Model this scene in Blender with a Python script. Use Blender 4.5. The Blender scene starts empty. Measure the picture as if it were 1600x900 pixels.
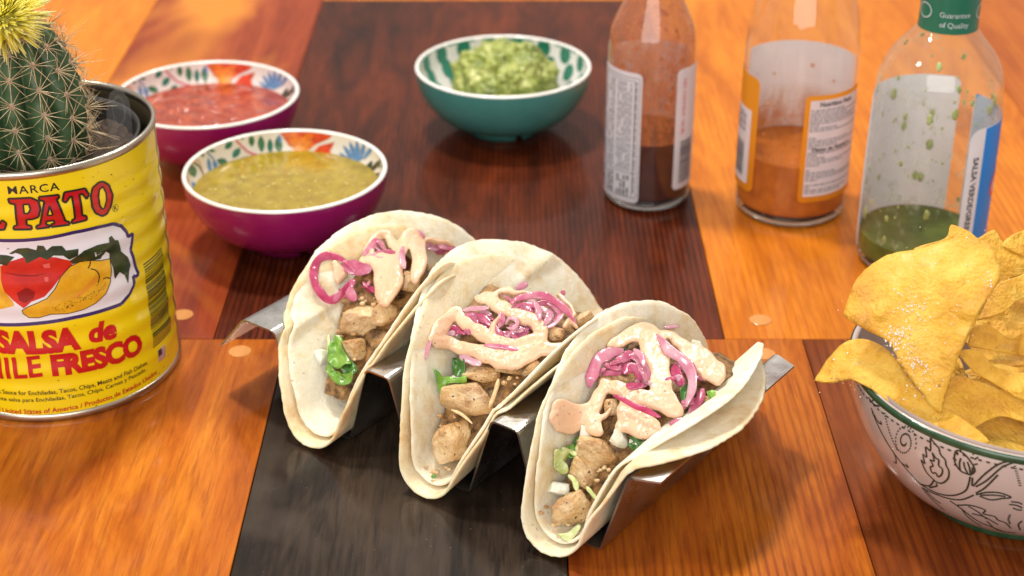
import bpy, bmesh, math, random
import numpy as np
from mathutils import Vector, Matrix, noise as mnoise

random.seed(7); np.random.seed(7)
R = math.radians
sc = bpy.context.scene
COL = sc.collection

# ------------------------------------------------------------------ camera
FPX = 2550.0                       # focal length in pixels of the 1600 px wide photograph
PITCH = math.atan(1372 / FPX)
CH = 0.40                          # camera height above the table
cam_d = bpy.data.cameras.new('camera'); cam = bpy.data.objects.new('camera', cam_d); COL.objects.link(cam)
cam.location = (0, 0, CH); cam.rotation_euler = (math.pi/2 - PITCH, 0, 0)
cam_d.sensor_width = 36; cam_d.lens = FPX / 1600 * 36
cam_d.clip_start = 0.01; cam_d.clip_end = 60
cam_d.dof.use_dof = True; cam_d.dof.focus_distance = 0.675; cam_d.dof.aperture_fstop = 10.0
sc.camera = cam
# ------------------------------------------------------------------ world and lamps
w = bpy.data.worlds.new('World'); sc.world = w; w.use_nodes = True
w.node_tree.nodes['Background'].inputs[0].default_value = (1.0, 0.93, 0.86, 1)
w.node_tree.nodes['Background'].inputs[1].default_value = 0.44
def area(name, loc, target, size, power, col=(1, .95, .88), size_y=None):
    l = bpy.data.lights.new(name, 'AREA'); l.energy = power; l.color = col
    l.shape = 'RECTANGLE' if size_y else 'DISK'; l.size = size
    if size_y: l.size_y = size_y
    o = bpy.data.objects.new(name, l); COL.objects.link(o); o.location = loc
    o.rotation_euler = (Vector(target) - Vector(loc)).to_track_quat('-Z', 'Y').to_euler()
    return o
area('pendant_lamp_key', (-.24, 1.10, 1.35), (0, .75, 0), .16, 15)
area('pendant_lamp_side', (-1.0, .55, 1.35), (0, .7, 0), .22, 6)
area('pendant_lamp_far', (1.05, 1.15, 1.40), (.1, .75, 0), .22, 5.5)
area('pendant_lamp_back', (.10, 2.25, 1.95), (0, .8, 0), .30, 17)
area('front_fill', (-.4, -1.5, 1.15), (0, .7, .05), 2.4, 50, (1, .965, .92), 1.6)  # large soft fill added in front to brighten the can and bottle labels
sc.view_settings.view_transform = 'Standard'; sc.view_settings.look = 'None'
sc.view_settings.exposure = 0.12; sc.view_settings.gamma = 1
sc.view_settings.use_curve_mapping = False
sc.render.engine = 'CYCLES'; sc.cycles.use_denoising = True
sc.cycles.max_bounces = 10; sc.cycles.transparent_max_bounces = 24
sc.cycles.caustics_reflective = False; sc.cycles.caustics_refractive = False
sc.cycles.sample_clamp_indirect = 6

# ------------------------------------------------------------------ picture <-> place
_F = np.array([0, math.cos(PITCH), -math.sin(PITCH)]); _U = np.array([0, math.sin(PITCH), math.cos(PITCH)])
_X = np.array([1., 0, 0]); _C = np.array([0, 0, CH])
def ray(x, y):
    d = _F + (x - 800)/FPX*_X - (y - 450)/FPX*_U
    return d
def at(x, y, z=0.):
    d = ray(x, y); return _C + d*((z - CH)/d[2])

# ------------------------------------------------------------------ mesh helpers
def link(name, me, mat=None, parent=None, smooth=True):
    o = bpy.data.objects.new(name, me); COL.objects.link(o)
    if mat is not None:
        for m in (mat if isinstance(mat, (list, tuple)) else [mat]): me.materials.append(m)
    if parent is not None: o.parent = parent
    if smooth: me.polygons.foreach_set('use_smooth', [True]*len(me.polygons))
    return o
def mesh(verts, faces, name='mesh'):
    me = bpy.data.meshes.new(name)
    me.from_pydata([tuple(map(float, v)) for v in verts], [], [tuple(map(int, f)) for f in faces]); me.update()
    return me
def thing(name, label, cat, loc=(0, 0, 0), group=None, rotz=0):
    o = bpy.data.objects.new(name, None); COL.objects.link(o); o.location = loc; o.rotation_euler = (0, 0, rotz)
    o.empty_display_size = .02
    return tag(o, label, cat, group)
def tag(o, label, cat, group=None, kind=None):
    if label: o['label'] = label
    if cat: o['category'] = cat
    if group: o['group'] = group
    if kind: o['kind'] = kind
    return o
def lathe(profile, n=96, cap0=False, cap1=False):
    V, Fc = [], []
    for r, z in profile:
        for i in range(n):
            a = 2*math.pi*i/n; V.append((r*math.cos(a), r*math.sin(a), z))
    for k in range(len(profile)-1):
        for i in range(n):
            j = (i+1) % n
            Fc.append((k*n+i, k*n+j, (k+1)*n+j, (k+1)*n+i))
    if cap0: Fc.append(tuple(range(n))[::-1])
    if cap1: Fc.append(tuple(range((len(profile)-1)*n, len(profile)*n)))
    return V, Fc
def tube_vf(pts, rad, n=8, flat=1.0, up=(0, 0, 1), closed_ends=True):
    P = [Vector(p) for p in pts]; V, Fc = [], []
    for i, p in enumerate(P):
        t = (P[min(i+1, len(P)-1)] - P[max(i-1, 0)]).normalized()
        u = Vector(up); s = t.cross(u)
        if s.length < 1e-4: s = t.cross(Vector((1, 0, 0)))
        s.normalize(); u2 = s.cross(t).normalized()
        r = rad[i] if hasattr(rad, '__len__') else rad
        for k in range(n):
            a = 2*math.pi*k/n
            V.append(p + s*(r*math.cos(a)) + u2*(r*flat*math.sin(a)))
    for i in range(len(P)-1):
        for k in range(n):
            j = (k+1) % n
            Fc.append((i*n+k, i*n+j, (i+1)*n+j, (i+1)*n+k))
    if closed_ends:
        Fc.append(tuple(range(n))[::-1]); Fc.append(tuple(range((len(P)-1)*n, len(P)*n)))
    return V, Fc
class Acc:
    def __init__(s): s.V = []; s.F = []
    def add(s, vf):
        o = len(s.V); s.V += [tuple(v) for v in vf[0]]; s.F += [tuple(i+o for i in f) for f in vf[1]]; return s
    def me(s, name='mesh'): return mesh(s.V, s.F, name)
def smooth_line(pts, n=6):
    """Catmull-Rom through the given points"""
    P = [np.array(p, float) for p in pts]
    if len(P) < 2: return P
    Q = [2*P[0]-P[1]] + P + [2*P[-1]-P[-2]]; out = []
    for i in range(1, len(Q)-2):
        for k in range(n):
            t = k/n
            out.append(.5*((2*Q[i]) + (-Q[i-1]+Q[i+1])*t + (2*Q[i-1]-5*Q[i]+4*Q[i+1]-Q[i+2])*t*t + (-Q[i-1]+3*Q[i]-3*Q[i+1]+Q[i+2])*t**3))
    out.append(P[-1]); return out
def sphere_vf(sub=3):
    bm = bmesh.new(); bmesh.ops.create_icosphere(bm, subdivisions=sub, radius=1)
    V = np.array([v.co[:] for v in bm.verts]); Fc = [[v.index for v in f.verts] for f in bm.faces]; bm.free()
    return V, Fc
def fbm(p, s, o=3): return mnoise.fractal(Vector(p)*s, 1.0, 2.0, o)
def box_vf(x0, x1, y0, y1, z0, z1):
    V = [(x, y, z) for z in (z0, z1) for y in (y0, y1) for x in (x0, x1)]
    return V, [(0, 2, 3, 1), (4, 5, 7, 6), (0, 1, 5, 4), (2, 6, 7, 3), (0, 4, 6, 2), (1, 3, 7, 5)]
def bevel_me(me, w, seg=2):
    bm = bmesh.new(); bm.from_mesh(me)
    bmesh.ops.bevel(bm, geom=bm.edges[:], offset=w, segments=seg, affect='EDGES', profile=.5); bm.to_mesh(me); bm.free(); return me
def remeshed(me, voxel, smooth=4):
    o = bpy.data.objects.new('tmp', me); COL.objects.link(o)
    m = o.modifiers.new('r', 'REMESH'); m.mode = 'VOXEL'; m.voxel_size = voxel
    s = o.modifiers.new('s', 'SMOOTH'); s.factor = .5; s.iterations = smooth
    bpy.context.view_layer.update(); dg = bpy.context.evaluated_depsgraph_get()
    r = bpy.data.meshes.new_from_object(o.evaluated_get(dg)); bpy.data.objects.remove(o); return r

# ------------------------------------------------------------------ materials
class NT:
    def __init__(s, name):
        s.m = bpy.data.materials.new(name); s.m.use_nodes = True; s.t = s.m.node_tree
        s.b = s.t.nodes['Principled BSDF']; s.out = s.t.nodes['Material Output']
    def n(s, typ, **kw):
        k = s.t.nodes.new(typ)
        for a, v in kw.items(): setattr(k, a, v)
        return k
    def l(s, a, b): s.t.links.new(a, b)
    def set(s, **kw):
        names = dict(col='Base Color', rough='Roughness', metal='Metallic', ior='IOR', trans='Transmission Weight', sss='Subsurface Weight',
                     sssr='Subsurface Radius', ssss='Subsurface Scale', coat='Coat Weight', coatr='Coat Roughness', spec='Specular IOR Level', alpha='Alpha', sheen='Sheen Weight')
        for a, v in kw.items():
            if a == 'col' and len(v) == 3: v = (*v, 1)
            s.b.inputs[names[a]].default_value = v
        return s
    def coord(s, scale=(1, 1, 1), rot=(0, 0, 0), loc=(0, 0, 0), kind='Object'):
        tc = s.n('ShaderNodeTexCoord'); mp = s.n('ShaderNodeMapping')
        mp.inputs['Scale'].default_value = scale; mp.inputs['Rotation'].default_value = rot; mp.inputs['Location'].default_value = loc
        s.l(tc.outputs[kind], mp.inputs['Vector']); return mp.outputs[0]
    def noise(s, vec, scale, detail=4, rough=.6, dist=0):
        k = s.n('ShaderNodeTexNoise'); k.inputs['Scale'].default_value = scale; k.inputs['Detail'].default_value = detail
        k.inputs['Roughness'].default_value = rough; k.inputs['Distortion'].default_value = dist
        if vec is not None: s.l(vec, k.inputs['Vector'])
        return k.outputs['Fac']
    def ramp(s, fac, stops):
        k = s.n('ShaderNodeValToRGB'); e = k.color_ramp.elements
        while len(e) < len(stops): e.new(.5)
        for i, (p, c) in enumerate(stops):
            e[i].position = p; e[i].color = (*c, 1) if hasattr(c, '__len__') else (c, c, c, 1)
        s.l(fac, k.inputs[0]); return k.outputs[0]
    def mix(s, fac, a, b, mode='MIX'):
        k = s.n('ShaderNodeMix', data_type='RGBA', blend_type=mode)
        for sock, v in ((k.inputs[0], fac), (k.inputs[6], a), (k.inputs[7], b)):
            if hasattr(v, 'is_linked') or isinstance(v, bpy.types.NodeSocket): s.l(v, sock)
            elif hasattr(v, '__len__'): sock.default_value = (*v, 1) if len(v) == 3 else v
            else: sock.default_value = v
        return k.outputs[2]
    def math(s, op, a, b=None):
        k = s.n('ShaderNodeMath', operation=op)
        for sock, v in ((k.inputs[0], a), (k.inputs[1], b)):
            if v is None: continue
            if isinstance(v, bpy.types.NodeSocket): s.l(v, sock)
            else: sock.default_value = v
        return k.outputs[0]
    def bump(s, h, strength=.3, dist=.001, sock='Normal'):
        k = s.n('ShaderNodeBump'); k.inputs['Strength'].default_value = strength; k.inputs['Distance'].default_value = dist
        s.l(h, k.inputs['Height']); s.l(k.outputs[0], s.b.inputs[sock]); return s
    def col(s, sock): s.l(sock, s.b.inputs['Base Color']); return s
def plain(name, col, rough=.5, **kw):
    return NT(name).set(col=col, rough=rough, **kw).m
def varied(name, c1, c2, scale=60, rough=.5, bump=0, bscale=200, dist=.0006, lo=.35, hi=.65, **kw):
    t = NT(name).set(rough=rough, **kw); v = t.coord()
    t.col(t.ramp(t.noise(v, scale), [(lo, c1), (hi, c2)]))
    if bump: t.bump(t.noise(v, bscale), bump, dist)
    return t.m
def wood(name, light, mid, dark, stripe=(.5, 90), streak=.5, ang=0., seed=0., patch=None, lo=.30, hi=.68, pw=(.50, .60)):
    """varnished plank: fine grain, growth-ring stripes, broad figure"""
    t = NT(name).set(rough=.5, coat=.42, coatr=.10, spec=.05)
    v = t.coord((1, .07, 1), (0, 0, ang), (seed, seed*.37, 0)); vw = t.coord((1, .16, 1), (0, 0, ang), (seed*1.3, seed, 0)); vi = t.coord(loc=(seed, seed, 0))
    fine = t.noise(v, 420, 5, .7); broad = t.noise(vw, 16, 4, .55, .8); fig = t.noise(vw, 48, 5, .62, 1.4)
    base = t.ramp(t.math('ADD', t.math('MULTIPLY', broad, .45), t.math('MULTIPLY', fig, .55)), [(lo, dark), ((lo+hi)/2-.01, mid), (hi, light)])
    wv = t.n('ShaderNodeTexWave', wave_type='BANDS', bands_direction='X', wave_profile='SIN'); t.l(t.coord((1, .03, 1), (0, 0, ang), (seed, 0, 0)), wv.inputs['Vector'])
    wv.inputs['Scale'].default_value = stripe[1]; wv.inputs['Distortion'].default_value = 3.2; wv.inputs['Detail'].default_value = 2; wv.inputs['Detail Scale'].default_value = .35
    ring = t.ramp(wv.outputs['Fac'], [(.5, 0), (.95, 1)])
    ringm = t.math('MULTIPLY', ring, t.math('MULTIPLY', t.ramp(t.noise(vi, 9, 2), [(.38, 0), (.62, 1)]), stripe[0]))
    c = t.mix(ringm, base, dark)
    c = t.mix(t.math('MULTIPLY', t.ramp(fine, [(.47, 0), (.66, 1)]), streak*1.15), c, dark)
    if patch:
        pm = t.ramp(t.noise(t.coord((1, .45, 1), (0, 0, ang), (seed*2, seed, 0)), patch[1], 3, .5, .6), [(pw[0], 0), (pw[1], 1)])
        c = t.mix(pm, c, patch[0])
    dirt = t.ramp(t.noise(vi, 130, 3), [(.70, 0), (.80, 1)])
    c = t.mix(t.math('MULTIPLY', dirt, .35), c, tuple(q*.35 for q in mid))
    dust = t.ramp(t.noise(vi, 900, 1), [(.785, 0), (.80, 1)]); c = t.mix(t.math('MULTIPLY', dust, .35), c, (.6, .5, .4))
    scr = t.ramp(t.noise(t.coord((.05, 1, 1), (0, 0, ang+1.1), (seed, 1, 0)), 300, 2), [(.74, 0), (.77, 1)]); c = t.mix(t.math('MULTIPLY', scr, .18), c, light)
    t.col(c)
    sm = t.noise(vi, 22, 4, .6); rr = t.ramp(sm, [(.3, .06), (.7, .15)])
    t.l(rr, t.b.inputs['Coat Roughness'])
    t.bump(t.math('ADD', t.math('MULTIPLY', fine, .6), t.math('MULTIPLY', t.noise(vi, 35, 3), .8)), .22, .0006)
    k = t.n('ShaderNodeBump'); k.inputs['Strength'].default_value = .05; k.inputs['Distance'].default_value = .001
    t.l(t.math('ADD', t.noise(vi, 28, 3), t.math('MULTIPLY', fine, .25)), k.inputs['Height']); t.l(k.outputs[0], t.b.inputs['Coat Normal'])
    return t.m

# ================================================================== TABLE
table = thing('table', 'varnished table top of orange, red, brown and black wooden planks', 'table'); table['kind'] = 'structure'
ORL, ORM, ORD = (.72, .26, .022), (.58, .175, .013), (.36, .080, .006)
WM = dict(
 orange=wood('wood_orange', ORL, ORM, ORD, (.25, 60), .35, 0, 1.1),
 orange_front=wood('wood_orange_front', (.58, .195, .018), (.40, .100, .008), (.17, .030, .004), (.15, 40), .45, R(-24), 4.3, lo=.33, hi=.65),
 red=wood('wood_red', (.36, .075, .020), (.27, .045, .012), (.13, .016, .006), (.2, 60), .3, 0, 7.7, ((.58, .20, .025), 9)),
 dark=wood('wood_dark', (.17, .030, .007), (.080, .014, .004), (.014, .004, .002), (.85, 100), .4, 0, 2.6),
 amber=wood('wood_amber', (.70, .24, .018), (.55, .160, .011), (.30, .060, .005), (.35, 75), .35, 0, 9.2),
 redorange=wood('wood_redorange', (.52, .16, .020), (.40, .10, .012), (.22, .04, .006), (.4, 60), .3, 0, 3.2),
 black=wood('wood_black', (.050, .032, .020), (.019, .012, .008), (.005, .003, .002), (.3, 50), .6, 0, 5.5, ((.060, .043, .031), 26), lo=.36, hi=.62, pw=(.52, .78)),
 honey=wood('wood_honey', (.48, .140, .012), (.36, .084, .007), (.16, .028, .005), (.7, 85), .5, 0, 6.4, lo=.36, hi=.64),
 brown=wood('wood_brown', (.32, .085, .014), (.21, .048, .008), (.09, .016, .004), (.6, 70), .4, 0, 8.8))
JY = .691
planks = [(-.56, -.273, JY, 1.50, 'orange'), (-.273, -.146, JY, 1.50, 'red'), (-.146, .104, JY, 1.212, 'dark'), (-.146, .104, 1.212, 1.60, 'amber'),
          (.104, .33, JY, 1.50, 'amber'), (.33, .62, JY, 1.50, 'redorange'),
          (-.46, -.11, .28, JY, 'orange_front'), (-.11, .022, .28, JY, 'black'), (.022, .142, .28, JY, 'honey'), (.142, .46, .28, JY, 'brown')]
plank_objs = []
g = .00022
for x0, x1, y0, y1, m in planks:
    cx, cy = (x0+x1)/2, (y0+y1)/2
    dz = -random.random()*.00025
    me = mesh(*box_vf(x0+g-cx, x1-g-cx, y0+g-cy, y1-g-cy, -.03, dz)); bevel_me(me, .0003, 1)
    o = link('plank', me, WM[m], table, smooth=False); o.location = (cx, cy, 0); plank_objs.append(o)
sub = link('underframe', mesh(*box_vf(-.55, .6, .3, 1.49, -.05, -.0302)), plain('joint_dirt', (.02, .012, .008), .9), table, False)
plug_m = wood('wood_plug', (.66, .33, .11), (.56, .25, .075), (.42, .16, .04), (.1, 60), .2, R(60), 3.9)
for px, py, pi in ((375, 549, 6), (1188, 500, 4), (285, 492, 1), (1194, 553, 8)):
    p = at(px, py); V, Fc = lathe([(.0054, -.002), (.0054, .0002), (.0052, .0003), (.001, .0003)], 28, cap1=True)
    o = link('wood_plug', mesh(V, Fc), plug_m, plank_objs[pi], False)
    o.location = (p[0]-plank_objs[pi].location.x, p[1]-plank_objs[pi].location.y, 0)

# ================================================================== decals on round things
def tris_from_poly(poly):
    bm = bmesh.new(); vs = [bm.verts.new((p[0], p[1], 0)) for p in poly]
    try: bm.faces.new(vs)
    except Exception: pass
    bmesh.ops.triangulate(bm, faces=bm.faces[:]); return bm
def grid_cut(bm, du, dv):
    if not bm.verts: return
    for ax, st in ((0, du), (1, dv)):
        if not st: continue
        c = [v.co[ax] for v in bm.verts]; a = math.floor(min(c)/st)+1
        while a*st < max(c):
            no = (1, 0, 0) if ax == 0 else (0, 1, 0); co = (a*st, 0, 0) if ax == 0 else (0, a*st, 0)
            bmesh.ops.bisect_plane(bm, geom=bm.verts[:]+bm.edges[:]+bm.faces[:], dist=1e-7, plane_co=co, plane_no=no); a += 1
def decal_me(polys, mp, du, dv):
    acc = Acc()
    for poly in polys:
        bm = tris_from_poly(poly) if not isinstance(poly, bmesh.types.BMesh) else poly
        grid_cut(bm, du, dv); bm.verts.index_update()
        acc.add(([mp(v.co.x, v.co.y) for v in bm.verts], [[v.index for v in f.verts] for f in bm.faces])); bm.free()
    return acc.me()
def text_bm(s, size, bold=0., xs=1., shear=0., align='LEFT', x=0., y=0., spacing=1.):
    cu = bpy.data.curves.new('t', 'FONT'); cu.body = s; cu.size = size; cu.align_x = align; cu.offset = bold; cu.shear = shear; cu.space_character = spacing
    cu.resolution_u = 3
    o = bpy.data.objects.new('t', cu); COL.objects.link(o); bpy.context.view_layer.update()
    me = bpy.data.meshes.new_from_object(o.evaluated_get(bpy.context.evaluated_depsgraph_get()))
    bpy.data.objects.remove(o); bm = bmesh.new(); bm.from_mesh(me); bpy.data.meshes.remove(me)
    for v in bm.verts: v.co = (v.co.x*xs + x, v.co.y + y, 0)
    return bm
def stroke_poly(pts, w0, w1=None, n=5):
    """ribbon outline around a smooth 2D line"""
    L = smooth_line(pts, n); w1 = w0 if w1 is None else w1; a, b = [], []
    for i, p in enumerate(L):
        q = L[min(i+1, len(L)-1)] - L[max(i-1, 0)]; q = q/(np.hypot(*q)+1e-12); nrm = np.array([-q[1], q[0]])
        ww = (w0 + (w1-w0)*i/max(1, len(L)-1))/2
        a.append(p+nrm*ww); b.append(p-nrm*ww)
    return [np.array([a[i], a[i+1], b[i+1], b[i]]) for i in range(len(L)-1)]
def hit_outside(px, py, c, rfun, z0, z1):
    d = ray(px, py); t0 = (z1-CH)/d[2]; t1 = (z0-CH)/d[2]
    n = 600
    for i in range(n+1):
        t = t0 + (t1-t0)*i/n; p = _C+d*t
        if math.hypot(p[0]-c[0], p[1]-c[1]) < rfun(p[2]):
            return math.atan2(p[1]-c[1], p[0]-c[0]), p[2]
    return None

# ================================================================== CAN WITH CACTUS
CANC, CANR, CANH = (-.214, .671), .0545, .122
can = thing('food_can', 'yellow salsa can reused as a planter, with red lettering and tomato picture', 'can', (*CANC, 0))
def can_r(z):
    r = CANR
    if .012 < z < .111:
        k = min(1, (z-.012)/.006, (.111-z)/.006); k = max(k, 0)
        r += .00030*k*math.sin((z-.012)/(.0110)*2*math.pi)
    return r
can_yel = NT('can_yellow_print').set(rough=.26, coat=.5, coatr=.12)
v = can_yel.coord(); can_yel.col(can_yel.mix(can_yel.ramp(can_yel.noise(v, 260, 2), [(.72, 0), (.76, 1)]), (.80, .60, .006), (.50, .33, .02)))
can_yel.bump(can_yel.noise(v, 60, 2), .12, .0006)
tin = NT('tin').set(col=(.55, .50, .42), rough=.3, metal=1.0); tin.bump(tin.noise(tin.coord(), 300, 2), .1, .0003)
tin_in = NT('tin_inside').set(col=(.20, .155, .09), rough=.5, metal=.8)
prof = [(can_r(.0035+i*(.1155/180)), .0035+i*(.1155/180)) for i in range(181)]
link('wall', mesh(*lathe(prof, 160)), can_yel.m, can)
def ring(r, z, h, t, n=140): return lathe([(r-t, z), (r, z), (r+.0006, z+h*.25), (r+.0006, z+h*.75), (r, z+h), (r-t, z+h), (r-t*1.2, z+h*.5), (r-t, z)], n)
link('bottom_rim', mesh(*ring(CANR, 0, .0038, .001)), tin.m, can)
link('top_rim', mesh(*ring(CANR, .1185, .0035, .0012)), tin.m, can)
link('inner_wall', mesh(*lathe([(CANR-.0011, .119)] + [(CANR-.0011, .119-.115*i/4) for i in range(1, 5)] + [(.001, .004)], 96)), tin_in.m, can)
# seam line on the side
def can_map(u, z): a = u/CANR; r = can_r(z)+.00012; return (r*math.cos(a), r*math.sin(a), z)
def can_map2(u, z): a = u/CANR; r = can_r(z)+.00022; return (r*math.cos(a), r*math.sin(a), z)
def can_map3(u, z): a = u/CANR; r = can_r(z)+.00032; return (r*math.cos(a), r*math.sin(a), z)
def can_px(px, py):
    h = hit_outside(px, py, CANC, lambda z: CANR, 0, CANH)
    return None if h is None else np.array([h[0]*CANR, h[1]])
def canpoly(pts, off=(0, 250), s=1.): 
    out = [can_px(off[0]+p[0]*s, off[1]+p[1]*s) for p in pts]; return [q for q in out if q is not None]
pred = plain('print_red', (.50, .006, .012), .28, coat=.5, coatr=.12); pblk = plain('print_black', (.012, .011, .012), .3, coat=.5, coatr=.12)
pblue = plain('print_navy', (.035, .015, .11), .3, coat=.5, coatr=.12); pwhite = plain('print_white', (.72, .70, .76), .28, coat=.5, coatr=.12)
ptom = varied('print_tomato', (.48, .012, .012), (.62, .02, .012), 120, .28, coat=.5, coatr=.12)
pchil = varied('print_chilli', (.62, .30, .012), (.74, .43, .02), 150, .28, coat=.5, coatr=.12); pgrn = varied('print_leaf', (.012, .022, .008), (.03, .05, .012), 200, .3, coat=.5, coatr=.12)
pora = plain('print_orange', (.60, .20, .02), .3); pdk = plain('print_dark_red', (.25, .008, .012), .3)
DU, DV = .0022, .0011
def can_decal(name, polys, mat, layer=1): return link(name, decal_me(polys, (can_map, can_map2, can_map3)[layer-1], DU, DV), mat, can)
# white panel with navy frame: traced outline in label space; the left half mirrors the right
def sc5(p): return [(x*240/1271, 350+y*170/900) for x, y in p]
panel_r = [(0, 130), (200, 128), (400, 108), (600, 68), (800, 22), (930, -5), (1000, 15), (1040, 60), (1052, 105), (1088, 75), (1090, 170), (1078, 215), (1100, 300), (1140, 410), (1115, 437), (1095, 425), (1105, 500), (1075, 580), (1000, 660), (860, 710), (600, 775), (300, 818), (0, 828)]
pr_ = [can_px(*q) for q in sc5(panel_r)]
uc = pr_[0][0]
mir = [np.array([2*uc-p[0], p[1]]) for p in pr_[::-1]][1:-1]
frame_poly = pr_ + [np.array([uc-.028, pr_[-1][1]]), np.array([uc-.030, (pr_[0][1]+pr_[-1][1])/2]), np.array([uc-.028, pr_[0][1]])]
cen = np.mean(frame_poly, 0)
can_decal('label_panel', [frame_poly], pwhite, 1)
edge = []
for a, b in zip(pr_[:-1], pr_[1:]): edge += stroke_poly([a, b], .0016)
can_decal('label_frame', edge, pblue, 2)
S5 = lambda p: [q for q in (can_px(*k) for k in sc5(p)) if q is not None]
can_decal('tomato_picture', [S5([(10, 345), (60, 310), (200, 270), (330, 262), (460, 270), (580, 300), (600, 340), (500, 430), (430, 530), (370, 600), (260, 640), (200, 690), (110, 630), (40, 560), (8, 450)])], ptom, 2)
can_decal('tomato_shade_print', [S5([(140, 570), (220, 520), (290, 560), (280, 610), (210, 650), (160, 630)]), S5([(30, 395), (150, 415), (300, 420), (400, 400), (300, 432), (150, 430)])], pdk, 3)
can_decal('tomato_highlight_print', [S5([(350, 330), (410, 318), (415, 360), (370, 365)]), S5([(365, 435), (400, 430), (400, 470), (370, 470)])], plain('print_pink', (.68, .12, .11), .3), 3)
can_decal('tomato_leaves', [S5([(75, 240), (150, 200), (230, 195), (300, 215), (310, 175), (360, 180), (385, 215), (430, 180), (510, 178), (545, 215), (645, 200), (640, 255), (570, 290), (520, 255), (440, 255), (390, 290), (330, 265), (280, 290), (220, 320), (205, 275), (170, 250), (130, 235), (100, 248)]),
        S5([(0, 250), (60, 255), (120, 270), (90, 300), (60, 340), (0, 325)]), S5([(640, 255), (690, 215), (800, 170), (870, 155), (895, 150), (895, 110), (920, 95), (945, 130), (970, 130), (1000, 220), (960, 235), (900, 240), (870, 225), (830, 285), (760, 300), (700, 300), (600, 330), (575, 300)]),
        S5([(900, 235), (1000, 225), (1050, 270), (1075, 340), (1050, 490), (1030, 420), (985, 395), (950, 455), (930, 360), (905, 300)])], pgrn, 3)
can_decal('panel_gap_print', [S5([(775, 230), (830, 235), (790, 272)]), S5([(850, 250), (885, 280), (830, 290)])], pwhite, 3)
chil = [(185, 710), (230, 680), (390, 610), (450, 540), (500, 430), (580, 350), (660, 310), (740, 300), (830, 300), (905, 285), (915, 400), (910, 480), (870, 570), (790, 650), (690, 705), (560, 738), (420, 745), (320, 775), (240, 770), (195, 740)]
can_decal('chilli_picture', [S5(chil)], pchil, 3)
def can_map4(u, z): a = u/CANR; r = can_r(z)+.00040; return (r*math.cos(a), r*math.sin(a), z)
def can_decal4(name, polys, mat): return link(name, decal_me(polys, can_map4, DU, DV), mat, can)
ol = []
cl = S5(chil+[chil[0]])
for a, b in zip(cl[:-1], cl[1:]): ol += stroke_poly([a, b], .00035)
for q in ([(745, 300), (742, 335), (725, 365)], [(745, 365), (790, 380), (815, 430), (810, 485)], [(850, 452), (880, 443), (910, 448)]): ol += stroke_poly(S5(q), .0005)
random.seed(3)
for k in range(70):
    a = random.random(); x = 440 + 420*a + random.gauss(0, 16); y = 700 - 190*a**1.5 + random.gauss(0, 16)
    ol += stroke_poly(S5([(x, y), (x+10, y-7)]), .00019)
can_decal4('chilli_outline', ol, pblk)
can_decal4('chilli_blush', [S5([(600, 600), (700, 520), (780, 430), (800, 440), (790, 480), (700, 560), (630, 610)])], plain('print_blush', (.66, .26, .025), .3))
can_decal('second_chilli_picture', [S5([(0, 330), (8, 335), (8, 450), (40, 560), (110, 640), (120, 670), (0, 700)])], pchil, 2)
# lettering
def px_text_frame(p0, p1):
    a, b = can_px(*p0), can_px(*p1); return a, b
def put_text(name, s, p_left, p_right, hpx_top, mat, bold=0, shear=0, layer=1, spacing=1., slope=0):
    """text from label point under pixel p_left to pixel p_right, cap height reaching pixel hpx_top above p_left"""
    a, b, t = can_px(*p_left), can_px(*p_right), can_px(*hpx_top)
    bm = text_bm(s, 1., bold, 1., shear, spacing=spacing); xs = [q.co.x for q in bm.verts]; W = max(xs)-min(xs); x0 = min(xs)
    h = (t[1]-a[1])/.72
    for q in bm.verts:
        f = (q.co.x-x0)/W; q.co = (a[0]+(b[0]-a[0])*f, a[1]+(b[1]-a[1])*f+q.co.y*h, 0)
    mp = (can_map, can_map2, can_map3)[layer-1]
    return link(name, decal_me([bm], mp, DU, DV*2), mat, can)
def c6(x, y): return (x*.2, 490+y*.2)
put_text('lettering', 'MARCA', (13, 303), (93, 296), (13, 290), pblk, .012, spacing=1.15)
put_text('lettering', 'SALSA', c6(-20, 288), c6(634, 258), c6(-20, 125), pred, .06, layer=2, spacing=.95)
put_text('lettering', 'de', c6(697, 218), c6(915, 178), c6(697, 70), pred, .05, .22, layer=2)
put_text('lettering', 'CHILE', c6(-230, 470), c6(335, 482), c6(-230, 318), pred, .026, layer=2, spacing=1.05)
put_text('lettering', 'FRESCO', c6(410, 476), c6(1112, 292), c6(410, 320), pred, .06, layer=2, spacing=.95)
put_text('lettering', 'Hot Sauce for Enchiladas, Tacos, Chips, Meats and Fish Dishes.', c6(-60, 608), c6(1150, 390), c6(-60, 576), pblk, .012)
put_text('lettering', 'Caliente salsa para Enchiladas, Tacos, Chips, Carnes y Pescado.', c6(-95, 655), c6(1140, 445), c6(-95, 624), pblk, .012)
put_text('lettering', 'Product of United States of America / Producto de Estados Unidos', c6(-190, 720), c6(1222, 468), c6(-190, 686), pred, .02)
put_text('lettering', 'R', (178, 329), (183, 327), (178, 322), pblk, .012)
rc = can_px(180.5, 325); ringpts = [rc + np.array([.0016*math.cos(k), .0016*math.sin(k)]) for k in np.linspace(0, 2*math.pi, 17)]
rp = []
for a, b in zip(ringpts[:-1], ringpts[1:]): rp += stroke_poly([a, b], .00019)
can_decal('lettering', rp, pblk)
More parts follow.
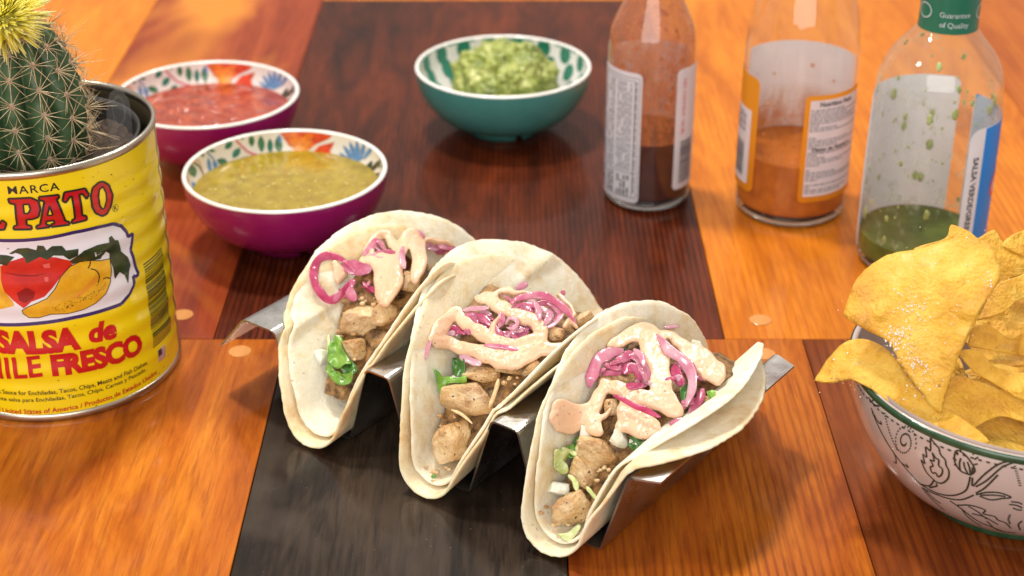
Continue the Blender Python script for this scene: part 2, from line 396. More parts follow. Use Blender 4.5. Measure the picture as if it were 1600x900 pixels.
# slab-serif PATO, drawn letter by letter
def c4(p): return [q for q in (can_px(x*.2, 250+y*.2) for x, y in p) if q is not None]
GP = {
 'P': ([(65, 297), (240, 290), (300, 320), (315, 380), (300, 440), (250, 460), (205, 462), (208, 505), (245, 512), (248, 540), (105, 542), (108, 515), (135, 508), (118, 345), (75, 335)], [[(180, 345), (225, 345), (238, 380), (222, 412), (190, 412)]]),
 'A': ([(303, 285), (455, 266), (460, 298), (440, 302), (510, 475), (540, 482), (542, 502), (400, 522), (396, 500), (425, 492), (418, 470), (360, 478), (358, 503), (388, 508), (390, 524), (285, 535), (283, 512), (312, 505), (345, 320), (305, 312)], [[(385, 355), (368, 430), (412, 425)]]),
 'T': ([(500, 250), (660, 217), (692, 268), (672, 302), (640, 262), (618, 268), (640, 430), (675, 436), (678, 466), (560, 494), (557, 470), (585, 455), (560, 282), (545, 285), (512, 330), (485, 318)], []),
 'O': ([(705, 290), (720, 215), (765, 170), (800, 165), (850, 195), (873, 270), (865, 360), (835, 420), (795, 437), (745, 415), (712, 360)], [[(765, 290), (775, 230), (800, 205), (820, 250), (825, 310), (815, 370), (797, 385), (775, 350)]]),
 'L': ([(-140, 300), (-40, 300), (-40, 325), (-65, 335), (-65, 510), (-10, 505), (20, 465), (53, 490), (35, 543), (-140, 545), (-140, 515), (-115, 508), (-115, 335), (-140, 325)], [])}
pol, hol, out = [], [], []
for k, (o_, hs) in GP.items():
    pol.append(c4(o_)); q = c4(o_+[o_[0]])
    for a, b in zip(q[:-1], q[1:]): out += stroke_poly([a, b], .0009)
    for h_ in hs:
        hol.append(c4(h_)); q = c4(h_+[h_[0]])
        for a, b in zip(q[:-1], q[1:]): out += stroke_poly([a, b], .0008)
can_decal('lettering', pol, pred, 1); can_decal('lettering', hol, can_yel.m, 2)['kind'] = 'stuff'; can_decal('lettering', out, pblk, 3)
# barcode and flag
bc = []; z0 = can_px(238, 545)[1]; u0 = can_px(231, 470)[0]; u1 = can_px(262, 470)[0]; zt = can_px(240, 400)[1]
random.seed(5); z = z0
while z < zt:
    hgt = random.choice([.0003, .0003, .0006, .0009]); bc.append([(u0, z), (u1, z), (u1, z+hgt), (u0, z+hgt)]); z += hgt+random.choice([.0003, .0004, .0007])
can_decal('barcode', bc, pblk)
fa = can_px(248, 566); fu = .0062
can_decal('flag_print', [[(fa[0], fa[1]+.0062*k/7), (fa[0]+fu, fa[1]+.0062*k/7), (fa[0]+fu, fa[1]+.0062*(k+.55)/7), (fa[0], fa[1]+.0062*(k+.55)/7)] for k in range(7)], plain('print_flag_red', (.35, .05, .05), .4))
can_decal('flag_print', [[(fa[0], fa[1]+.0028), (fa[0]+.003, fa[1]+.0028), (fa[0]+.003, fa[1]+.0062), (fa[0], fa[1]+.0062)]], plain('print_flag_blue', (.02, .02, .05), .4), 2)
can_decal('flag_print', [[(fa[0], fa[1]+.0062*(k+.55)/7), (fa[0]+fu, fa[1]+.0062*(k+.55)/7), (fa[0]+fu, fa[1]+.0062*(k+1)/7), (fa[0], fa[1]+.0062*(k+1)/7)] for k in range(7)], pwhite)
random.seed(77); wear = []
for k in range(60):
    a = R(random.uniform(-150, 0))*CANR; z = random.choice([random.gauss(.0055, .0012), random.gauss(.115, .0014), random.uniform(.02, .11)]) ; z = min(.1175, max(.0045, z)); L = random.uniform(.0002, .0011); hgt = random.uniform(.00015, .0004)
    wear.append([(a, z), (a+L*.5, z-hgt*.6), (a+L, z), (a+L*.8, z+hgt), (a+L*.3, z+hgt*.7)])
can_decal4('scratches', wear, plain('bare_rusty_metal', (.10, .055, .025), .6))['kind'] = 'stuff'
# soldered side seam, just past the barcode
link('side_seam', decal_me([[(CANR*R(5), .004), (CANR*R(8), .004), (CANR*R(8), .118), (CANR*R(5), .118)]], can_map, DU, DV), plain('seam_tin', (.45, .47, .5), .35, metal=1.0), can)

pot = thing('plant_pot', 'black plastic nursery pot set inside the yellow can', 'pot', (CANC[0]-.001, CANC[1], .0365))
black_pl = varied('black_plastic', (.010, .009, .009), (.018, .016, .015), 90, .42, .1)
link('wall', mesh(*lathe([(.034, 0), (.0475, .078), (.0490, .0785), (.0490, .0805), (.0476, .0805), (.0468, .078), (.033, .004), (.001, .004)], 96)), black_pl, pot)
soil_m = varied('potting_soil', (.012, .007, .004), (.075, .042, .022), 420, .9, .8, 500, .002)
V, Fc = [], []
for i in range(40):
    for j in range(80):
        r = .0466*i/39; a = 2*math.pi*j/80; x, y = r*math.cos(a), r*math.sin(a)
        V.append((x, y, .0715 + .004*fbm((x, y, 0), 90) + .0014*fbm((x, y, 3), 420)))
for i in range(39):
    for j in range(80): Fc.append((i*80+j, i*80+(j+1) % 80, (i+1)*80+(j+1) % 80, (i+1)*80+j))
link('soil', mesh(V, Fc), soil_m, pot)
clear = NT('clear_plastic').set(col=(.9, .9, .92), rough=.12)
tr = clear.n('ShaderNodeBsdfTransparent'); mx = clear.n('ShaderNodeMixShader'); mx.inputs[0].default_value = .035
clear.l(tr.outputs[0], mx.inputs[1]); clear.l(clear.b.outputs[0], mx.inputs[2]); clear.l(mx.outputs[0], clear.out.inputs[0])
tg = [(-.005, 0), (.005, 0), (.0055, .016), (.005, .022), (.003, .027), (0, .029), (-.003, .027), (-.005, .022), (-.0055, .016)]
me = mesh([(x, .0, z) for x, z in tg]+[(x, .0005, z) for x, z in tg], [tuple(range(9)), tuple(range(17, 8, -1))]+[(i, (i+1) % 9, 9+(i+1) % 9, 9+i) for i in range(9)])
tagp = link('plant_tag', me, clear.m, None, False); tag(tagp, 'clear plastic plant tag poking out of the potting soil', 'tag')
tagp.location = (CANC[0]+.0375, CANC[1]+.010, .107); tagp.rotation_euler = (R(8), 0, R(25))
ring2 = Acc().add(tube_vf([(.0026*math.cos(a), -.0003, .018+.007*math.sin(a)) for a in np.linspace(0, 2*math.pi, 24)], .0003, 5))
link('embossed_ring', ring2.me(), clear.m, tagp)

# cactus
cac = thing('cactus', 'ribbed green cactus with tan spines planted in the yellow can', 'cactus', (CANC[0], CANC[1]-.003, .106))
CH_, CR_ = .068, .0275; NR = 13
def cac_r(h):
    t = max(0., min(1., h/CH_)); return CR_*(.86+.14*math.sin(min(1, t*2.2)*math.pi/2))*math.sqrt(max(0, 1-(max(0, t-.25)/.75)**2.0))
V, Fc = [], []
NH, NA = 44, NR*12
for i in range(NH+1):
    h = CH_*(1-(1-i/NH)**1.4)
    for j in range(NA):
        a = 2*math.pi*j/NA; rib = abs(math.cos(a*NR/2)); r = cac_r(h)*(.74+.26*rib**.75) * (1+.012*math.sin(h*580+ a*3)*rib)
        V.append((r*math.cos(a), r*math.sin(a), h))
for i in range(NH):
    for j in range(NA): Fc.append((i*NA+j, i*NA+(j+1) % NA, (i+1)*NA+(j+1) % NA, (i+1)*NA+j))
cm = NT('cactus_skin').set(rough=.42, spec=.4); v = cm.coord()
cm.col(cm.ramp(cm.noise(v, 90, 4), [(.35, (.026, .062, .022)), (.68, (.070, .125, .055))])); cm.bump(cm.noise(v, 500, 3), .2, .0005)
link('body', mesh(V, Fc), cm.m, cac)
spine_m = varied('spine', (.46, .30, .14), (.68, .54, .34), 400, .45); wool_m = varied('areole_wool', (.30, .19, .13), (.52, .40, .30), 900, .95, .8, 1500, .001)
def spine_mesh(seed):
    random.seed(seed); a = Acc()
    for k in range(11):
        an = 2*math.pi*k/11+random.uniform(-.2, .2); L = random.uniform(.007, .0125); el = random.uniform(.25, .6)
        d = Vector((math.cos(an)*math.cos(el), math.sin(an)*math.cos(el), math.sin(el)))
        a.add(tube_vf([d*.0004, d*L*.5+Vector((0, 0, .0002)), d*L], [.00016, .00013, .00003], 4))
    for k in range(2):
        d = Vector((random.uniform(-.4, .4), random.uniform(-.4, .4), 1)).normalized(); L = random.uniform(.010, .016)
        a.add(tube_vf([d*.0002, d*L*.5, d*L], [.0002, .00016, .00004], 4))
    return a.me('spines')
def wool_mesh(seed):
    V, Fc = sphere_vf(2); V = V.copy()
    for i, p in enumerate(V): V[i] = p*np.array([.00125, .00155, .0010])*(1+.25*mnoise.noise(Vector(p)*2.2+Vector((seed, 0, 0))))
    return mesh(V, Fc, 'wool')
sm_ = [spine_mesh(k) for k in range(5)]; wm_ = [wool_mesh(k) for k in range(3)]
for m_ in sm_: m_.materials.append(spine_m)
for m_ in wm_: m_.materials.append(wool_m)
for rb in range(NR):
    a = 2*math.pi*rb/NR
    hh = .004 + (.005 if rb % 2 else 0)
    while hh < CH_*.985:
        r = cac_r(hh); dr = (cac_r(hh+.0008)-cac_r(hh-.0008))/.0016
        nrm = Vector((math.cos(a), math.sin(a), -dr)).normalized()
        o = bpy.data.objects.new('areole', wm_[rb % 3]); COL.objects.link(o); o.parent = cac
        o.location = Vector((math.cos(a)*r, math.sin(a)*r, hh)); o.rotation_euler = nrm.to_track_quat('Z', 'Y').to_euler()
        s = bpy.data.objects.new('spine_cluster', sm_[random.randrange(5)]); COL.objects.link(s); s.parent = o
        s.rotation_euler = (0, 0, random.random()*6.28)
        hh += .0105*max(.35, min(1, 1/math.sqrt(1+dr*dr)))
# straw flower
fl = Acc(); random.seed(11)
fdir = Vector((.10, -.62, .78)).normalized(); fq = fdir.to_track_quat('Z', 'Y')
for k in range(950):
    lay = random.random(); an = random.uniform(0, 2*math.pi); el = R(5+78*lay**.8)+random.uniform(-.1, .1); L = random.uniform(.017, .0215)*(1-.12*lay)
    d = Vector((math.cos(an)*math.cos(el), math.sin(an)*math.cos(el), math.sin(el)))
    bas = Vector((d.x*.003, d.y*.003, .001+.002*lay)); mid = bas+d*L*.55+Vector((0, 0, .0006)); tip = bas+d*L
    fl.add(tube_vf([fq@bas, fq@mid, fq@tip], [.0005, .00085, .00016], 4, .3, up=fq@Vector((0, 0, 1))))
Vs_, Fs_ = sphere_vf(3); fl.add(([tuple(fq@Vector((p[0]*.0125, p[1]*.0125, p[2]*.0085+.003))) for p in Vs_], Fs_))
flm = NT('straw_flower').set(rough=.45, sss=.8, sssr=(1, .9, .2), ssss=.006); v = flm.coord(); flm.col(flm.ramp(flm.noise(v, 160, 2), [(.3, (.88, .66, .010)), (.7, (.93, .84, .10))]))
fo = link('flower', fl.me(), flm.m, cac); fp = ray(4, 32); fp = _C+fp*((CANC[1]-.024)/fp[1]); fo.location = Vector(fp)-cac.location; fo['label'] = 'spiky yellow straw flower on top of the cactus'

# ================================================================== DIP BOWLS
BR, BH, FR = .0545, .0415, .0235
def bowl_profile(Rr, H, fr, foot=.0056, t=.0022, n=22):
    out = []
    for i in range(n+1):
        q = i/n; r = fr + (Rr-fr)*math.sin(q*math.pi/2)**.92; z = foot + (H-foot)*(1-math.cos(q*math.pi/2))**.86; out.append((r, z))
    inn = []
    for i in range(n+1):
        q = 1-i/n; r = (fr-.001) + (Rr-t-fr+.001)*math.sin(q*math.pi/2)**.92; z = foot+.0025 + (H-foot-.0025)*(1-math.cos(q*math.pi/2))**.86; inn.append((r, z))
    return out, inn
b_out, b_in = bowl_profile(BR, BH, FR)
in_r = np.array([p[0] for p in b_in[::-1]]); in_z = np.array([p[1] for p in b_in[::-1]])
in_s = np.r_[0, np.cumsum(np.hypot(np.diff(in_r), np.diff(in_z)))]
def notched_foot(fr, h, n=96, notches=(math.radians(-62), math.radians(58), math.radians(178)), wd=math.radians(7)):
    a = Acc(); segs = sorted(notches); 
    for k in range(len(segs)):
        a0 = segs[k]+wd; a1 = (segs[(k+1) % len(segs)] + (2*math.pi if k == len(segs)-1 else 0))-wd; m = 26; V = []; Fc = []
        for i in range(m+1):
            an = a0+(a1-a0)*i/m
            for r, z in ((fr-.003, 0), (fr, 0), (fr+.0012, h+.001), (fr-.003, h+.001)): V.append((r*math.cos(an), r*math.sin(an), z))
        for i in range(m):
            for q in range(4): Fc.append((i*4+q, (i+1)*4+q, (i+1)*4+(q+1) % 4, i*4+(q+1) % 4))
        Fc += [(0, 1, 2, 3), (m*4+3, m*4+2, m*4+1, m*4)]; a.add((V, Fc))
    return a.me()
def bowl(name, label, loc, outer_m, group):
    o = thing(name, label, 'bowl', (*loc, 0), group)
    link('outer_wall', mesh(*lathe([(.001, .0056)]+b_out, 128)), outer_m, o)
    link('inner_wall', mesh(*lathe(b_in+[(.001, b_in[-1][1])], 128)), melam, o)
    rr = []
    for i in range(9):
        a = math.pi*i/8; rr.append((BR-.0011+.00125*math.cos(a), BH+.0012*math.sin(a)))
    link('rim', mesh(*lathe(rr, 128)), melam, o)
    link('foot', notched_foot(FR-.0012, .0056), outer_m, o)
    return o
melam = varied('melamine_white', (.76, .74, .70), (.82, .80, .76), 40, .22, coat=.4, coatr=.1)
purple = varied('melamine_purple', (.26, .006, .10), (.30, .008, .12), 50, .27, coat=.5, coatr=.14)
teal = varied('melamine_teal', (.040, .180, .160), (.050, .205, .185), 50, .4, coat=.25, coatr=.25)
PB, RB, GB = (-.1215, .800), (-.1815, .910), (-.0055, .957)
pb = bowl('dip_bowl', 'purple bowl with floral inside, holding yellow green salsa', PB, purple, 'dip bowls')
rbw = bowl('dip_bowl', 'purple bowl with floral inside, holding red tomato salsa', RB, purple, 'dip bowls')
gb = bowl('dip_bowl', 'teal green bowl with green spotted inside, holding guacamole', GB, teal, 'dip bowls')
def bowl_in(px, py, c):
    d = ray(px, py); t0 = (BH-CH)/d[2]; t1 = (.008-CH)/d[2]
    for i in range(500):
        p = _C+d*(t0+(t1-t0)*i/499); r = math.hypot(p[0]-c[0], p[1]-c[1])
        if r > np.interp(p[2], in_z, in_r): 
            a = math.atan2(p[1]-c[1], p[0]-c[0]); a = a if a > -math.pi/2 else a+2*math.pi
            return np.array([a*BR, np.interp(p[2], in_z, in_s)])
    return None
def bowl_map(off):
    def f(u, s):
        s = min(s, in_s[-1]); r = np.interp(s, in_s, in_r)-off; z = np.interp(s, in_s, in_z)+off*.3; a = u/BR; return (r*math.cos(a), r*math.sin(a), z)
    return f
def s3(p): return [q for q in (bowl_in(170+x*.3778, 70+y*.3778, PB) for x, y in p) if q is not None]
def leaf_poly(x, y, L, w, ang):
    c, s = math.cos(ang), math.sin(ang); pts = []
    for k in range(14):
        t = k/13; pts.append((t-.5, w*math.sin(math.pi*t)**.8))
    for k in range(12, 0, -1):
        t = k/13; pts.append((t-.5, -w*math.sin(math.pi*t)**.8))
    return [(x+L*(a*c-b*s), y+L*(a*s+b*c)) for a, b in pts]
floral = {}
def addp(c, pts): 
    q = s3(pts)
    if len(q) > 2: floral.setdefault(c, []).append(q)
G1, G2, RED, ORG, BLU, DKB, PNK = 'leaf_green', 'leaf_teal', 'petal_red', 'petal_orange', 'petal_blue', 'leaf_dark', 'stem_pink'
for x, y, L, w_, a in ((590, 397, 52, .24, 1.5), (630, 410, 70, .21, 1.5), (667, 418, 62, .2, 1.55), (702, 415, 72, .22, 1.45), (495, 415, 44, .3, 2.3), (527, 447, 52, .27, 2.2), (470, 484, 50, .3, .3), (562, 476, 42, .28, 2.4), (345, 520, 56, .3, 1.2), (382, 452, 34, .25, .6), (425, 438, 32, .2, .1), (552, 382, 26, .28, 1.7)): addp(G2 if x % 2 else G1, leaf_poly(x, y, L, w_, a))
for x, y, L, w_, a in ((1075, 512, 74, .18, 2.0), (1105, 500, 60, .15, 2.2), (1100, 545, 55, .17, 2.5), (1130, 545, 34, .2, 2.8), (1120, 490, 40, .14, 1.7), (1138, 505, 22, .3, .2)): addp(DKB, leaf_poly(x, y, L, w_, a))
for x, y, L, w_, a in ((990, 445, 70, .13, 1.0), (1010, 435, 74, .13, 1.2), (1030, 432, 74, .13, 1.45), (1052, 435, 70, .13, 1.75), (1075, 445, 72, .12, 2.2), (975, 462, 56, .13, .65), (1020, 465, 70, .25, .1), (360, 590, 60, .2, .9), (415, 500, 70, .12, 1.4), (440, 505, 60, .12, 1.2), (707, 390, 40, .2, 1.4)): addp(BLU, leaf_poly(x, y, L, w_, a))
addp(RED, [(708, 366), (760, 353), (850, 353), (925, 375), (905, 392), (860, 410), (832, 432), (790, 425), (760, 430), (738, 405)])
addp(RED, [(870, 418), (935, 402), (915, 440), (925, 470), (860, 465), (838, 452)])
addp(ORG, [(725, 372), (770, 360), (800, 385), (820, 362), (850, 372), (830, 410), (800, 430), (765, 432)])
for a in range(9): addp('stamen_yellow', leaf_poly(795-46*math.cos(.5+a*.27), 440-42*math.sin(.5+a*.27), 44, .07, .5+a*.27))
addp('stamen_yellow', leaf_poly(795, 440, 70, .35, 0))
def adds(c, pts, w_):
    for q in stroke_poly(s3(pts), w_): floral.setdefault(c, []).append(q)
adds(PNK, [(515, 388), (545, 415), (580, 445), (640, 462), (690, 465)], .0012); adds(G1, [(340, 485), (375, 505), (395, 550), (400, 580)], .0012); adds('stem_peach', [(335, 500), (370, 480), (400, 560)], .0008)
adds(BLU, [(395, 440), (430, 470), (450, 500)], .001)
colors = dict(leaf_green=(.035, .16, .075), leaf_teal=(.02, .17, .12), petal_red=(.62, .055, .018), petal_orange=(.74, .16, .02), petal_blue=(.10, .24, .48), leaf_dark=(.025, .05, .035), stem_pink=(.66, .14, .20), stamen_yellow=(.78, .30, .03), stem_peach=(.75, .36, .18))
# the near inner wall carries the same kind of flowers, out of sight from the front
random.seed(21)
for k in range(46):
    a = random.uniform(R(185), R(355)); s = random.uniform(in_s[-1]*.45, in_s[-1]*.97); c = random.choice([G1, G2, BLU, RED, ORG, DKB])
    an = random.random()*6.28; pl = leaf_poly(0, 0, .009, .24, an)
    floral.setdefault(c, []).append([np.array([a*BR+x, min(s+y, in_s[-1])]) for x, y in pl])
for ci, (c, polys) in enumerate(floral.items()):
    me = decal_me(polys, bowl_map(.00012+.00004*ci), .003, .002); mm = varied('paint_'+c, tuple(q*.8 for q in colors[c]), tuple(min(1, q*1.25) for q in colors[c]), 260, .25, coat=.4, coatr=.1)
    me.materials.append(mm)
    for b in (pb, rbw): link('painted_'+c, me, None, b)['kind'] = 'stuff'
spots = []
random.seed(4)
for row, sfr in enumerate((.90, .70, .50, .32)):
    cnt = 18-row
    for k in range(cnt):
        a = 2*math.pi*(k+.5*(row % 2))/cnt; s = in_s[-1]*sfr; rr = np.interp(s, in_s, in_r)
        L = .0122+random.uniform(-.001, .001); W = .0105*rr/BR
        spots.append([np.array([a*BR+ (W*.5*math.cos(q))*BR/rr, min(s+L*.5*math.sin(q), in_s[-1])]) for q in np.linspace(0, 2*math.pi, 19)[:-1]])
me = decal_me(spots, bowl_map(.00013), .003, .002); me.materials.append(varied('paint_green_spots', (.012, .15, .085), (.03, .24, .16), 40, .25, coat=.4, coatr=.1)); link('painted_spots', me, None, gb)['kind'] = 'stuff'
rimdash = []
for k in range(26):
    a = 2*math.pi*k/26; rimdash.append([(a*BR, in_s[-1]*.975), ((a+.15)*BR, in_s[-1]*.975), ((a+.15)*BR, in_s[-1]), (a*BR, in_s[-1])])
link('painted_spots', decal_me(rimdash, bowl_map(.0001), .003, .002), plain('paint_rim_green', (.03, .22, .15), .3), gb)['kind'] = 'stuff'
def salsa(name, label, loc, z, m, amp, sc_, seed):
    V, Fc = [], []; n, k = 70, 140; rm = np.interp(z, in_z, in_r)+.0004
    for i in range(n+1):
        for j in range(k):
            r = rm*i/n; a = 2*math.pi*j/k; x, y = r*math.cos(a), r*math.sin(a); e = 1-(i/n)**6
            h = amp*e*(fbm((x, y, seed), sc_, 4)+.4*fbm((x, y, seed+5), sc_*3.3, 2)) + .0008*(i/n)**10
            V.append((x, y, z+h))
    for i in range(n):
        for j in range(k): Fc.append((i*k+j, (i+1)*k+j, (i+1)*k+(j+1) % k, i*k+(j+1) % k))
    o = link(name, mesh(V, Fc), m); o.location = (*loc, 0); return tag(o, label, 'salsa')
def salsa_mat(name, c1, c2, c3, bits, wet=.5):
    t = NT(name).set(rough=.13, coat=.6, coatr=.06, sss=.25, sssr=(1, .4, .15), ssss=.003); v = t.coord()
    c = t.ramp(t.noise(v, 130, 5, .65), [(.35, c1), (.5, c2), (.66, c3)])
    vo = t.n('ShaderNodeTexVoronoi'); vo.inputs['Scale'].default_value = 330; t.l(v, vo.inputs['Vector'])
    sp = t.ramp(vo.outputs['Distance'], [(.10, 1), (.22, 0)]); pick = t.ramp(t.noise(v, 150, 1), [(.52, 0), (.56, 1)])
    c = t.mix(t.math('MULTIPLY', sp, pick), c, bits); t.col(c)
    t.bump(t.noise(v, 420, 4), wet, .0008); return t.m
rs = salsa('red_salsa', 'chunky red tomato salsa filling a purple bowl', RB, .0285, salsa_mat('red_salsa', (.20, .018, .008), (.32, .042, .016), (.42, .085, .03), (.55, .20, .07)), .0010, 110, 1)
gs = salsa('green_salsa', 'runny yellow green salsa with seeds filling a purple bowl', PB, .0300, salsa_mat('green_salsa', (.25, .165, .010), (.31, .215, .014), (.37, .27, .024), (.58, .46, .14), .10), .00016, 90, 2)
# bits floating in the green salsa, bubbles and seeds
random.seed(9); bits = Acc(); Vs, Fs = sphere_vf(1)
for k in range(170):
    r = .043*math.sqrt(random.random()); a = random.random()*6.28; s = random.choice([.0003, .0004, .0005, .0008])
    q = Matrix.Rotation(random.random()*6.28, 3, 'Z'); bits.add(([tuple(q@Vector((p[0]*s*1.7, p[1]*s, p[2]*s*.5))+Vector((r*math.cos(a), r*math.sin(a), .0302))) for p in Vs], Fs))
o = link('seeds', bits.me(), varied('tomatillo_seed', (.52, .42, .10), (.66, .58, .22), 300, .25), gs); o['kind'] = 'stuff'
# guacamole
V, Fc = sphere_vf(6); V = V.copy()
for i, p in enumerate(V):
    q = Vector(p); b = 1+.16*fbm(q, 2.3, 4)+.11*abs(mnoise.noise(q*4.2+Vector((3, 0, 0))))+.05*fbm(q, 9, 2)
    dent = math.exp(-((p[0]+.02)**2+(p[1]+.45)**2+(p[2]-.80)**2)/.035); b -= .26*dent
    V[i] = np.array([p[0]*.0305, p[1]*.0300, p[2]*.0240])*b
gm = NT('guacamole').set(rough=.3, coat=.25, coatr=.2, sss=.3, sssr=(.7, 1, .2), ssss=.003); v = gm.coord()
c = gm.ramp(gm.noise(v, 75, 5, .6), [(.32, (.09, .13, .014)), (.5, (.26, .30, .05)), (.68, (.42, .43, .13))]); gm.col(c); gm.bump(gm.noise(v, 260, 5), .9, .0016)
o = link('guacamole', mesh(V, Fc), gm.m); o.location = (GB[0]+.001, GB[1]+.001, .0305); tag(o, 'lumpy mound of green guacamole in the spotted bowl', 'guacamole')
#NEXT
# ================================================================== SAUCE BOTTLES
def glass_mat(name, tint=(.97, .985, .98), body=.012, haze=(.92, .93, .93)):
    """thin clear glass: see-through wall, mirror sheen at grazing angles, a little haze"""
    t = NT(name); nt = t.t
    tr = t.n('ShaderNodeBsdfTransparent'); tr.inputs[0].default_value = (*tint, 1)
    gl = t.n('ShaderNodeBsdfGlossy'); gl.inputs['Roughness'].default_value = .03; gl.inputs[0].default_value = (.95, .97, .97, 1)
    lw = t.n('ShaderNodeLayerWeight'); lw.inputs['Blend'].default_value = .5; fz_ = t.math('ADD', t.math('MULTIPLY', t.math('POWER', lw.outputs['Facing'], 4.5), .75), .045)
    df = t.n('ShaderNodeBsdfDiffuse'); df.inputs[0].default_value = (*haze, 1)
    m1 = t.n('ShaderNodeMixShader'); m1.inputs[0].default_value = body
    m2 = t.n('ShaderNodeMixShader')
    b = t.n('ShaderNodeBump'); b.inputs['Strength'].default_value = .12; b.inputs['Distance'].default_value = .002
    t.l(t.noise(t.coord(), 55, 2), b.inputs['Height'])
    t.l(b.outputs[0], gl.inputs['Normal']); t.l(b.outputs[0], lw.inputs['Normal'])
    t.l(tr.outputs[0], m1.inputs[1]); t.l(df.outputs[0], m1.inputs[2]); t.l(fz_, m2.inputs[0]); t.l(m1.outputs[0], m2.inputs[1]); t.l(gl.outputs[0], m2.inputs[2])
    t.l(m2.outputs[0], t.out.inputs[0]); nt.nodes.remove(t.b); return t.m
def film_mat(name, col, lo, hi, scale, amount, zlo, zhi, spots=None):
    """sauce left clinging to the inside of the wall: patchy, denser near the liquid"""
    t = NT(name).set(col=col, rough=.3, sss=.0); v = t.coord((1, 1, .6))
    nz = t.ramp(t.noise(v, scale, 6, .7), [(lo, 0), (hi, 1)])
    sep = t.n('ShaderNodeSeparateXYZ'); t.l(t.coord(), sep.inputs[0])
    mr = t.n('ShaderNodeMapRange'); t.l(sep.outputs[2], mr.inputs[0]); mr.inputs[1].default_value = zlo; mr.inputs[2].default_value = zhi; mr.inputs[3].default_value = 1; mr.inputs[4].default_value = amount[1]
    a = t.math('MULTIPLY', nz, mr.outputs[0]); a = t.math('ADD', t.math('MULTIPLY', a, 1-amount[0]), amount[0])
    tr = t.n('ShaderNodeBsdfTransparent'); mx = t.n('ShaderNodeMixShader')
    tl = t.n('ShaderNodeBsdfTranslucent'); tl.inputs[0].default_value = (*col, 1); ms = t.n('ShaderNodeMixShader'); ms.inputs[0].default_value = .4
    t.l(t.b.outputs[0], ms.inputs[1]); t.l(tl.outputs[0], ms.inputs[2])
    t.l(a, mx.inputs[0]); t.l(tr.outputs[0], mx.inputs[1]); t.l(ms.outputs[0], mx.inputs[2]); t.l(mx.outputs[0], t.out.inputs[0]); return t.m
clear_glass = glass_mat('bottle_glass'); base_glass = NT('base_glass').set(col=(.92, .96, .95), rough=.04, trans=1.0, ior=1.45).m
paper = varied('label_paper', (.78, .77, .83), (.84, .83, .88), 60, .45); paper_o = plain('label_orange', (.80, .30, .015), .4); paper_b = plain('label_blue', (.005, .32, .88), .35)
ink = plain('label_ink', (.05, .05, .06), .5); ink_g = plain('label_ink_grey', (.22, .22, .25), .5); ink_r = plain('label_ink_red', (.62, .06, .06), .5)
for pm in (paper, paper_o, paper_b):
    nt = pm.node_tree; b_ = nt.nodes['Principled BSDF']; tl = nt.nodes.new('ShaderNodeBsdfTranslucent'); mx = nt.nodes.new('ShaderNodeMixShader'); mx.inputs[0].default_value = .35
    src = b_.inputs['Base Color']
    if src.is_linked: nt.links.new(src.links[0].from_socket, tl.inputs[0])
    else: tl.inputs[0].default_value = src.default_value
    nt.links.new(b_.outputs[0], mx.inputs[1]); nt.links.new(tl.outputs[0], mx.inputs[2]); nt.links.new(mx.outputs[0], nt.nodes['Material Output'].inputs[0])
def smooth_prof(P, n=7): return [(float(p[0]), float(p[1])) for p in smooth_line(P, n)]
def bottle(name, label, loc, prof, liquid_z, liquid_m, film_m, cap=None):
    o = thing(name, label, 'bottle', (*loc, 0), 'hot sauce bottles')
    pr2 = smooth_prof(prof); rs_ = np.array([p[0] for p in pr2]); zs = np.array([p[1] for p in pr2])
    rf = lambda z: float(np.interp(z, zs, rs_))
    link('glass', mesh(*lathe(pr2, 96)), clear_glass, o)
    r0 = rf(.006)
    link('glass_base', mesh(*lathe([(.001, .0012), (r0*.55, .0012), (r0*.78, .0), (r0*.90, .0004), (r0-.0004, .003), (r0-.0003, .0052), (r0-.0012, .0060), (r0*.6, .0056), (.001, .0056)], 96)), base_glass, o)
    zz = np.linspace(.0064, liquid_z, 24); pl = [(.001, .0064)]+[(rf(z)-.0012, z) for z in zz]+[(rf(liquid_z)-.0022, liquid_z-.0006), (.001, liquid_z-.0007)]
    link('sauce', mesh(*lathe(pl, 96)), liquid_m, o)
    zt = zs.max()-.012; zz = np.linspace(liquid_z+.0002, zt, 60)
    link('sauce_film', mesh(*lathe([(rf(z)-.0009, z) for z in zz], 96)), film_m, o)
    return o, rf
def label_on(o, rf, name, a0, a1, z0, z1, mat, off=.0002, round_=.003):
    rr = rf((z0+z1)/2); u0, u1 = R(a0)*rr, R(a1)*rr; P = []
    for cx, cy, s0 in ((u1-round_, z1-round_, 0), (u0+round_, z1-round_, 90), (u0+round_, z0+round_, 180), (u1-round_, z0+round_, 270)):
        for k in range(5): a = R(s0+k*22.5); P.append((cx+round_*math.cos(a), cy+round_*math.sin(a)))
    return link(name, decal_me([P], lambda u, z: ((rf(z)+off)*math.cos(u/rr), (rf(z)+off)*math.sin(u/rr), z), .0015, .004), mat, o)
